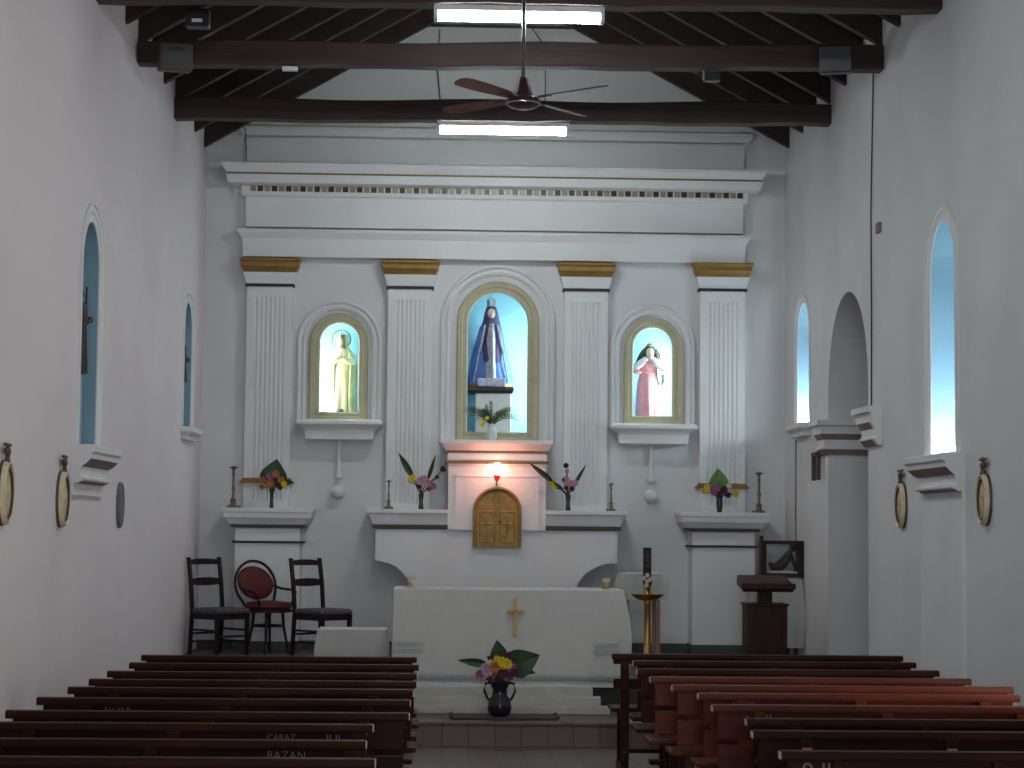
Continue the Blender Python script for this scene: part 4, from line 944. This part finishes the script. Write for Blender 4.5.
MB().box(-w+.01, w-.01, d-.02, d-.01, f, h-.01).build('backing', caseb, o); MB().box(w-f-.004, w-f+.002, -d+.02, d-.02, f, h-f).build('dark_side', blackm, o)
MB().box(-w+f, w-f, -d+.012, -d+.016, f, h-f).build('glass_pane', glassm, o)
figr = MB().loft([[(x, .0+.04*r_*math.cos(2*PI*q/14), z+.0+.04*r_*math.sin(2*PI*q/14)) for q in range(14)] for x, z, r_ in [(-w*.55, f+.06, .5), (-w*.5, f+.08, .9), (-w*.3, f+.07, 1.1), (0, f+.10, 1.8), (w*.25, f+.15, 2.0), (w*.42, f+.2, 1.7), (w*.52, f+.25, .8)]])
figr.ball((w*.6, 0, f+.28), .045, 12, 8, (1, 1, 1.1)); figr.tube([(w*.45, -.03, f+.2), (w*.6, -.07, f+.1), (w*.62, -.04, f+.03)], [.022, .02, .014], 8)
figr.tube([(-w*.5, 0, f+.07), (-w*.58, 0, f+.12)], [.02, .015], 8)
fg = figr.build('reclining_figure', darkrobe, o, smooth=True, ang=70)
MB().loft([[(x, .09*math.cos(2*PI*q/16), f+.012+.028*max(0, math.sin(2*PI*q/16))*r_) for q in range(16)] for x, r_ in [(-w*.78, .3), (-w*.4, .9), (0, 1), (w*.5, 1), (w*.75, .4)]]).build('white_bedding', cloth, o, smooth=True, ang=70)
# lectern
y = 19.3; a, b = at(747, 604, y), at(788.5, 604, y); w = (b.x-a.x)/2
o = thing('wooden_lectern', 'reddish brown wooden lectern with a slanted reading top, at the right', 'lectern', ((a.x+b.x)/2, y+.2, FL2))
xm = (a.x+b.x)/2; zz = a.z
MB().box(a.x+.01, b.x-.01, y, y+.38, FL2+.09, zz-.02).build('body', lectw, o, bevel=.006)
MB().box(a.x-.005, b.x+.005, y-.012, y+.392, zz-.02, zz+.004).build('body_top', lectw, o, bevel=.004)
MB().box(a.x-.02, b.x+.02, y-.02, y+.40, FL2, FL2+.09).build('plinth', lectw, o, bevel=.008)
MB().box(a.x+.06, b.x-.06, y-.008, y+.002, FL2+.17, zz-.09).build('front_panel', lectw, o, bevel=.004)
MB().box(xm-.065, xm+.065, y+.12, y+.26, zz, at(765, 591, y).z+.03).build('neck', lectw, o)
z1, z0 = at(765, 575, y+.4).z, at(765, 592, y).z; wt = (at(795, 584, y).x-at(741, 584, y).x)/2
MB().hexa([(xm-wt*.92, y-.03, z0), (xm+wt*.92, y-.03, z0), (xm+wt*.92, y+.42, z0+.06), (xm-wt*.92, y+.42, z0+.06)], [(xm-wt, y-.05, z0+.055), (xm+wt, y-.05, z0+.055), (xm+wt*.9, y+.42, z1), (xm-wt*.9, y+.42, z1)]).build('reading_top', lectw, o, bevel=.006)
MB().box(xm-wt, xm+wt, y-.07, y-.045, z0+.03, z0+.085).build('book_stop', lectw, o, bevel=.004)
# brass stand with bowl and dark candle
y = 19.5; p = at(647.5, 600, y); 
o = thing('brass_stand', 'tall brass pole stand with a wide shallow bowl, right of the altar', 'stand', (p.x, y, FL2))
zbw = at(647.5, 594.5, y).z
MB().lathe((p.x, y, FL2), [(.17, 0), (.17, .015), (.06, .035), (.034, .07), (.032, zbw-FL2-.09), (.04, zbw-FL2-.07), (.03, zbw-FL2-.05)], 20).build('pole', brass, o, smooth=True, ang=50)
MB().lathe((p.x, y, zbw), [(.03, -.06), (.09, -.05), (.14, -.02), (.165, .005), (.16, .005), (.13, -.012), (.05, -.03), (.005, -.032)], 28).build('bowl', brass, o, smooth=True)
zct = at(646.5, 547.5, y).z
o = thing('dark_candle', 'tall dark brown pillar candle standing in the brass bowl', 'candle', (p.x-.005, y, zbw-.03))
MB().lathe((p.x-.005, y, zbw), [(.036, -.028), (.036, .09), (.034, .1)], 14).build('brass_socket', brass, o, smooth=True)
MB().box(p.x-.043, p.x+.033, y-.035, y+.035, zbw+.09, zct).build('candle_body', chairw, o, bevel=.006)
for i in range(3):
    q = zct-.09-.05*i; MB().box(p.x-.015, p.x+.005, y-.039, y-.034, q, q+.03).build('pale_mark', greyw, o)
b0 = Vector((p.x, y-.06, zbw+.02))
o = thing('flower_bouquet', 'small white flowers fixed before the dark candle', 'flowers', tuple(b0))
for dx, pz in ((0, 575), (-.035, 578), (.03, 579), (.06, 578), (0, 581), (-.01, 585)):
    c = Vector((p.x+dx-.01, y-.075, at(647, pz, y).z)); flower(o, c, .026, cream, 7); MB().tube([b0, c+Vector((0, .012, 0))], .004, 4).build('stem', stemm, o)

# ================================================================== chairs
def ladder_chair(px, py, Y, rz, label):
    p = at(px, py, Y); o = thing('ladder_back_chair', label, 'chair', (p.x, Y, FL2), 'ladder back chairs', local=True, rz=rz)
    w, d, H, sh = .20, .20, 1.0, .45
    for s in (-1, 1):
        MB().loft([[(s*w-.018+q[0], d+yy-.018+q[1], z) for q in ((0, 0), (.036, 0), (.036, .036), (0, .036))] for z, yy in ((0, .03), (sh, 0), (H*.75, .03), (H, .075))]).build('rear_leg', chairw, o, bevel=.005)
        MB().loft([[(s*w-hw, -d-hw, z), (s*w+hw, -d-hw, z), (s*w+hw, -d+hw, z), (s*w-hw, -d+hw, z)] for z, hw in ((0, .014), (sh-.1, .02), (sh-.02, .022))]).build('front_leg', chairw, o, bevel=.004)
        for z in (.14, .26): MB().tube([(s*w, -d, z), (s*w, d+.01, z)], .011, 8).build('side_stretcher', chairw, o)
    MB().tube([(-w, -d, .2), (w, -d, .2)], .012, 8).build('front_stretcher', chairw, o)
    MB().tube([(-w, d+.01, .22), (w, d+.01, .22)], .012, 8).build('rear_stretcher', chairw, o)
    MB().box(-w, w, -d-.01, -d+.015, sh-.08, sh-.02).box(-w-.01, -w+.012, -d, d, sh-.08, sh-.02).box(w-.012, w+.01, -d, d, sh-.08, sh-.02).box(-w, w, d-.01, d+.012, sh-.08, sh-.02).build('seat_rail', chairw, o)
    MB().loft([[(-w*1.1*k-.0, -d*1.12*k, z), (w*1.1*k, -d*1.12*k, z), (w*1.05*k, d*.95*k, z), (-w*1.05*k, d*.95*k, z)] for z, k in ((sh-.02, 1), (sh+.015, 1.02), (sh+.035, .93))]).build('padded_seat', seatf, o, bevel=.012)
    for z, hh, yy in ((H*.955, .06, .07), (H*.755, .07, .032)):
        n = 10; rings = []
        for k in range(n+1):
            t = k/n; x = -w+2*w*t; arc = .035*math.sin(PI*t); lo = -hh/2+(.0 if z > .9 else -.012*math.sin(PI*t)); hi = hh/2-.02+.022*math.sin(PI*t)**.5
            rings.append([(x, d+yy-.01+arc*.6, z+lo), (x, d+yy+.008+arc*.6, z+lo), (x, d+yy+.008+arc*.6, z+hi), (x, d+yy-.01+arc*.6, z+hi)])
        MB().loft(rings).build('back_slat', chairw, o)
ladder_chair(219, 651, 20.85, math.radians(46), 'dark ladder back chair at the far left against the side wall')
ladder_chair(321.5, 651, 20.85, math.radians(46), 'dark ladder back chair right of the crimson armchair')
p = at(267.5, 650, 21.15)
o = thing('bentwood_armchair', 'dark bentwood armchair with crimson oval back and round seat', 'chair', (p.x, 21.15, FL2), local=True, rz=math.radians(44))
sh = .46
MB().lathe((0, 0, 0), [(.23, sh-.03), (.255, sh-.025), (.255, sh+.0), (.23, sh+.002)], 28).build('seat_ring', chairw, o, smooth=True)
MB().lathe((0, 0, 0), [(.23, sh+.0), (.25, sh+.03), (.22, sh+.075), (.08, sh+.09), (.005, sh+.092)], 28).build('crimson_seat', redf, o, smooth=True)
MB().tube([(.15*math.cos(2*PI*k/24), .15*math.sin(2*PI*k/24), .29) for k in range(25)], .011, 8).build('stretcher_ring', chairw, o)
for a in (45, 135, 225, 315):
    a = math.radians(a); MB().tube([(.15*math.cos(a), .15*math.sin(a), sh-.02), (.165*math.cos(a), .165*math.sin(a), .28), (.22*math.cos(a), .22*math.sin(a), 0)], [.018, .015, .012], 10).build('leg', chairw, o, smooth=True)
hoop = [(-.17, .13, sh)]+[(-.27*math.cos(t), .22+.05*math.sin(t), sh+.25+.25*math.sin(t)) for t in [PI*k/16 for k in range(-2, 19)]]+[(.17, .13, sh)]
MB().tube(hoop, .015, 10).build('back_hoop', chairw, o, smooth=True)
R_ = [[(.24*k*math.cos(2*PI*q/28), .225+yy+.06*(k*math.sin(2*PI*q/28)), sh+.27+.175*k*math.sin(2*PI*q/28)) for q in range(28)] for k, yy in ((.05, -.045), (.6, -.04), (.93, -.025), (1, 0), (.93, .02), (.05, .025))]
MB().loft(R_).build('crimson_back', redf, o, smooth=True, ang=70)
for s in (-1, 1): MB().tube([(s*.225, .2, sh+.24), (s*.27, .12, sh+.21), (s*.29, -.02, sh+.20), (s*.27, -.12, sh+.18), (s*.215, -.12, sh+.06), (s*.20, -.10, sh-.01)], .013, 10).build('arm', chairw, o, smooth=True)

# ================================================================== pews
def text_mesh(txt, size, name):
    cu = bpy.data.curves.new(name, 'FONT'); cu.body = txt; cu.size = size; cu.extrude = .001; cu.offset = -.0004
    to = bpy.data.objects.new(name, cu); COL.objects.link(to); bpy.context.view_layer.update()
    me = bpy.data.meshes.new_from_object(to.evaluated_get(bpy.context.evaluated_depsgraph_get())); bpy.data.objects.remove(to); me.materials.clear(); me.materials.append(letm); return me
def pew(x0, x1, Y, side, wood, posts, label, plain=False, writing=None, plugs=True):
    o = thing('wooden_pew', label, 'pew', ((x0+x1)/2, Y, 0), f'pews of the {side} block')
    zt = .85
    MB().loft([[(x, Y-.005+yy, z) for yy, z in ((-.035, zt-.04), (-.04, zt-.02), (-.03, zt-.004), (0, zt), (.03, zt-.004), (.04, zt-.02), (.035, zt-.04))] for x in (x0, x0+.01, x1-.01, x1)]).build('top_rail', wood, o, smooth=True, ang=50)
    bo = .03 if not plain else .01
    bot = .775 if plain else .67
    MB().box(x0+bo, x1-bo, Y-.012, Y+.012, bot, zt-.035).build('upper_backboard', wood, o, bevel=.004)
    MB().box(x0+bo, x1-bo, Y+.012-.03, Y+.035-.03, .50 if not plain else .60, .64 if not plain else .67).build('lower_backboard', wood, o, bevel=.004)
    MB().box(x0-.0, x1+.0, Y+.02, Y+.34, .43, .46).build('seat', wood, o, bevel=.008)
    for px in posts:
        f = MB(); f.box(px-.03, px+.03, Y-.055, Y-.012, 0, zt-.04)
        f.build('rear_post', wood, o, bevel=.004)
        MB().box(px-.025, px+.025, Y+.27, Y+.31, 0, .43).build('front_leg', wood, o, bevel=.004)
        MB().box(px-.02, px+.02, Y-.012, Y+.28, .36, .43).build('seat_bearer', wood, o)
        MB().box(px-.03, px+.03, Y-.08, Y+.34, 0, .05).build('foot', wood, o, bevel=.004)
    MB().box(x0+.1, x1-.1, Y-.19, Y-.07, .16, .19).build('kneeler_board', wood, o, bevel=.005)
    for px in posts: MB().box(px-.02, px+.02, Y-.18, Y-.05, .10, .16).build('kneeler_arm', wood, o)
    e = x1 if side == 'left' else x0; s = 1 if side == 'left' else -1
    if not plain: MB().box(min(e, e+s*.004), max(e, e+s*.004), Y-.03, Y+.025, zt-.036, zt-.008).build('end_glint', pewend, o)  # pale plate painting in the glint on the rail's aisle end
    if plugs and not plain:
        for px in posts: MB().box(px-.022, px+.022, Y-.018-.045, Y-.055, zt-.105, zt-.075).build('wood_plug', plugm, o)
    if writing:
        for txt, xx, sz in writing:
            me = text_mesh(txt, sz, 'painted_lettering'); t_ = bpy.data.objects.new('painted_lettering', me); COL.objects.link(t_); t_.parent = o
            t_.location = (xx-(x0+x1)/2, -.014, zt-.048-sz*.72); t_.rotation_euler = (PI/2, 0, 0)
    return o
hp = .85
def pewY(px, py):   # distance at which a rail seen at this height stands .85 m high
    v = ray(px, py); return (hp-CAMZ)/v.z*v.y
ORD = ['front', 'second', 'third', 'fourth', 'fifth', 'sixth', 'seventh', 'eighth', 'ninth', 'last']
Lrows = [(417, 656, 142), (419, 663.5, 130), (417, 672, 108), (416.5, 680, 90), (413, 688, 69), (410, 698.5, 38), (409, 711.5, 7), (373, 723, None), (366, 739, None), (375, 757, None)]
wr = {5: [('AV YUL', -1.76, .045)], 6: [('+ JUL', -1.93, .075)], 7: [('CARAZ', -.80, .04), ('JUL', -.53, .055)], 8: [('BAZAN', -.74, .05)]}
for i, (px, py, pl_) in enumerate(Lrows):
    Y = pewY((px+200)/2, py); x1 = at(px, py, Y).x; x0 = at(pl_, py-1, Y).x if pl_ else -2.12
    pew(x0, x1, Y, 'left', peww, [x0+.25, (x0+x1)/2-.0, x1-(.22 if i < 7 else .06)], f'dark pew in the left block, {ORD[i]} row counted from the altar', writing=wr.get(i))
    print('L', i, round(Y, 2), round(x0, 2), round(x1, 2))
Rrows = [(612, 654.5, 902), (633, 661, 915), (637, 669, 938), (650, 677, 970), (672, 685, 1012), (698, 693, None), (712, 704.5, None), (746, 718, None), (752, 730, None), (780, 750, None)]
wr = {5: [('JULIO', 1.60, .05)], 6: [('+ JUL', 1.55, .075)], 9: [('9 JUL', 1.48, .10)]}
for i, (px, py, pl_) in enumerate(Rrows):
    Y = pewY((px+900)/2, py+(900-px)/2*.01*0); x0 = at(px, py, Y).x; x1 = at(pl_, py+3, Y).x if pl_ else 3.2
    pew(x0, x1, Y, 'right', pewo if 2 < i < 7 else peww, [x0+(.09 if i == 0 else .24), (x0+x1)/2, x1-.2], f'{"orange-light-tinted" if 2 < i < 7 else "dark"} pew in the right block, {ORD[i]} row counted from the altar', plain=(i == 0), writing=wr.get(i))
    print('R', i, round(Y, 2), round(x0, 2), round(x1, 2))
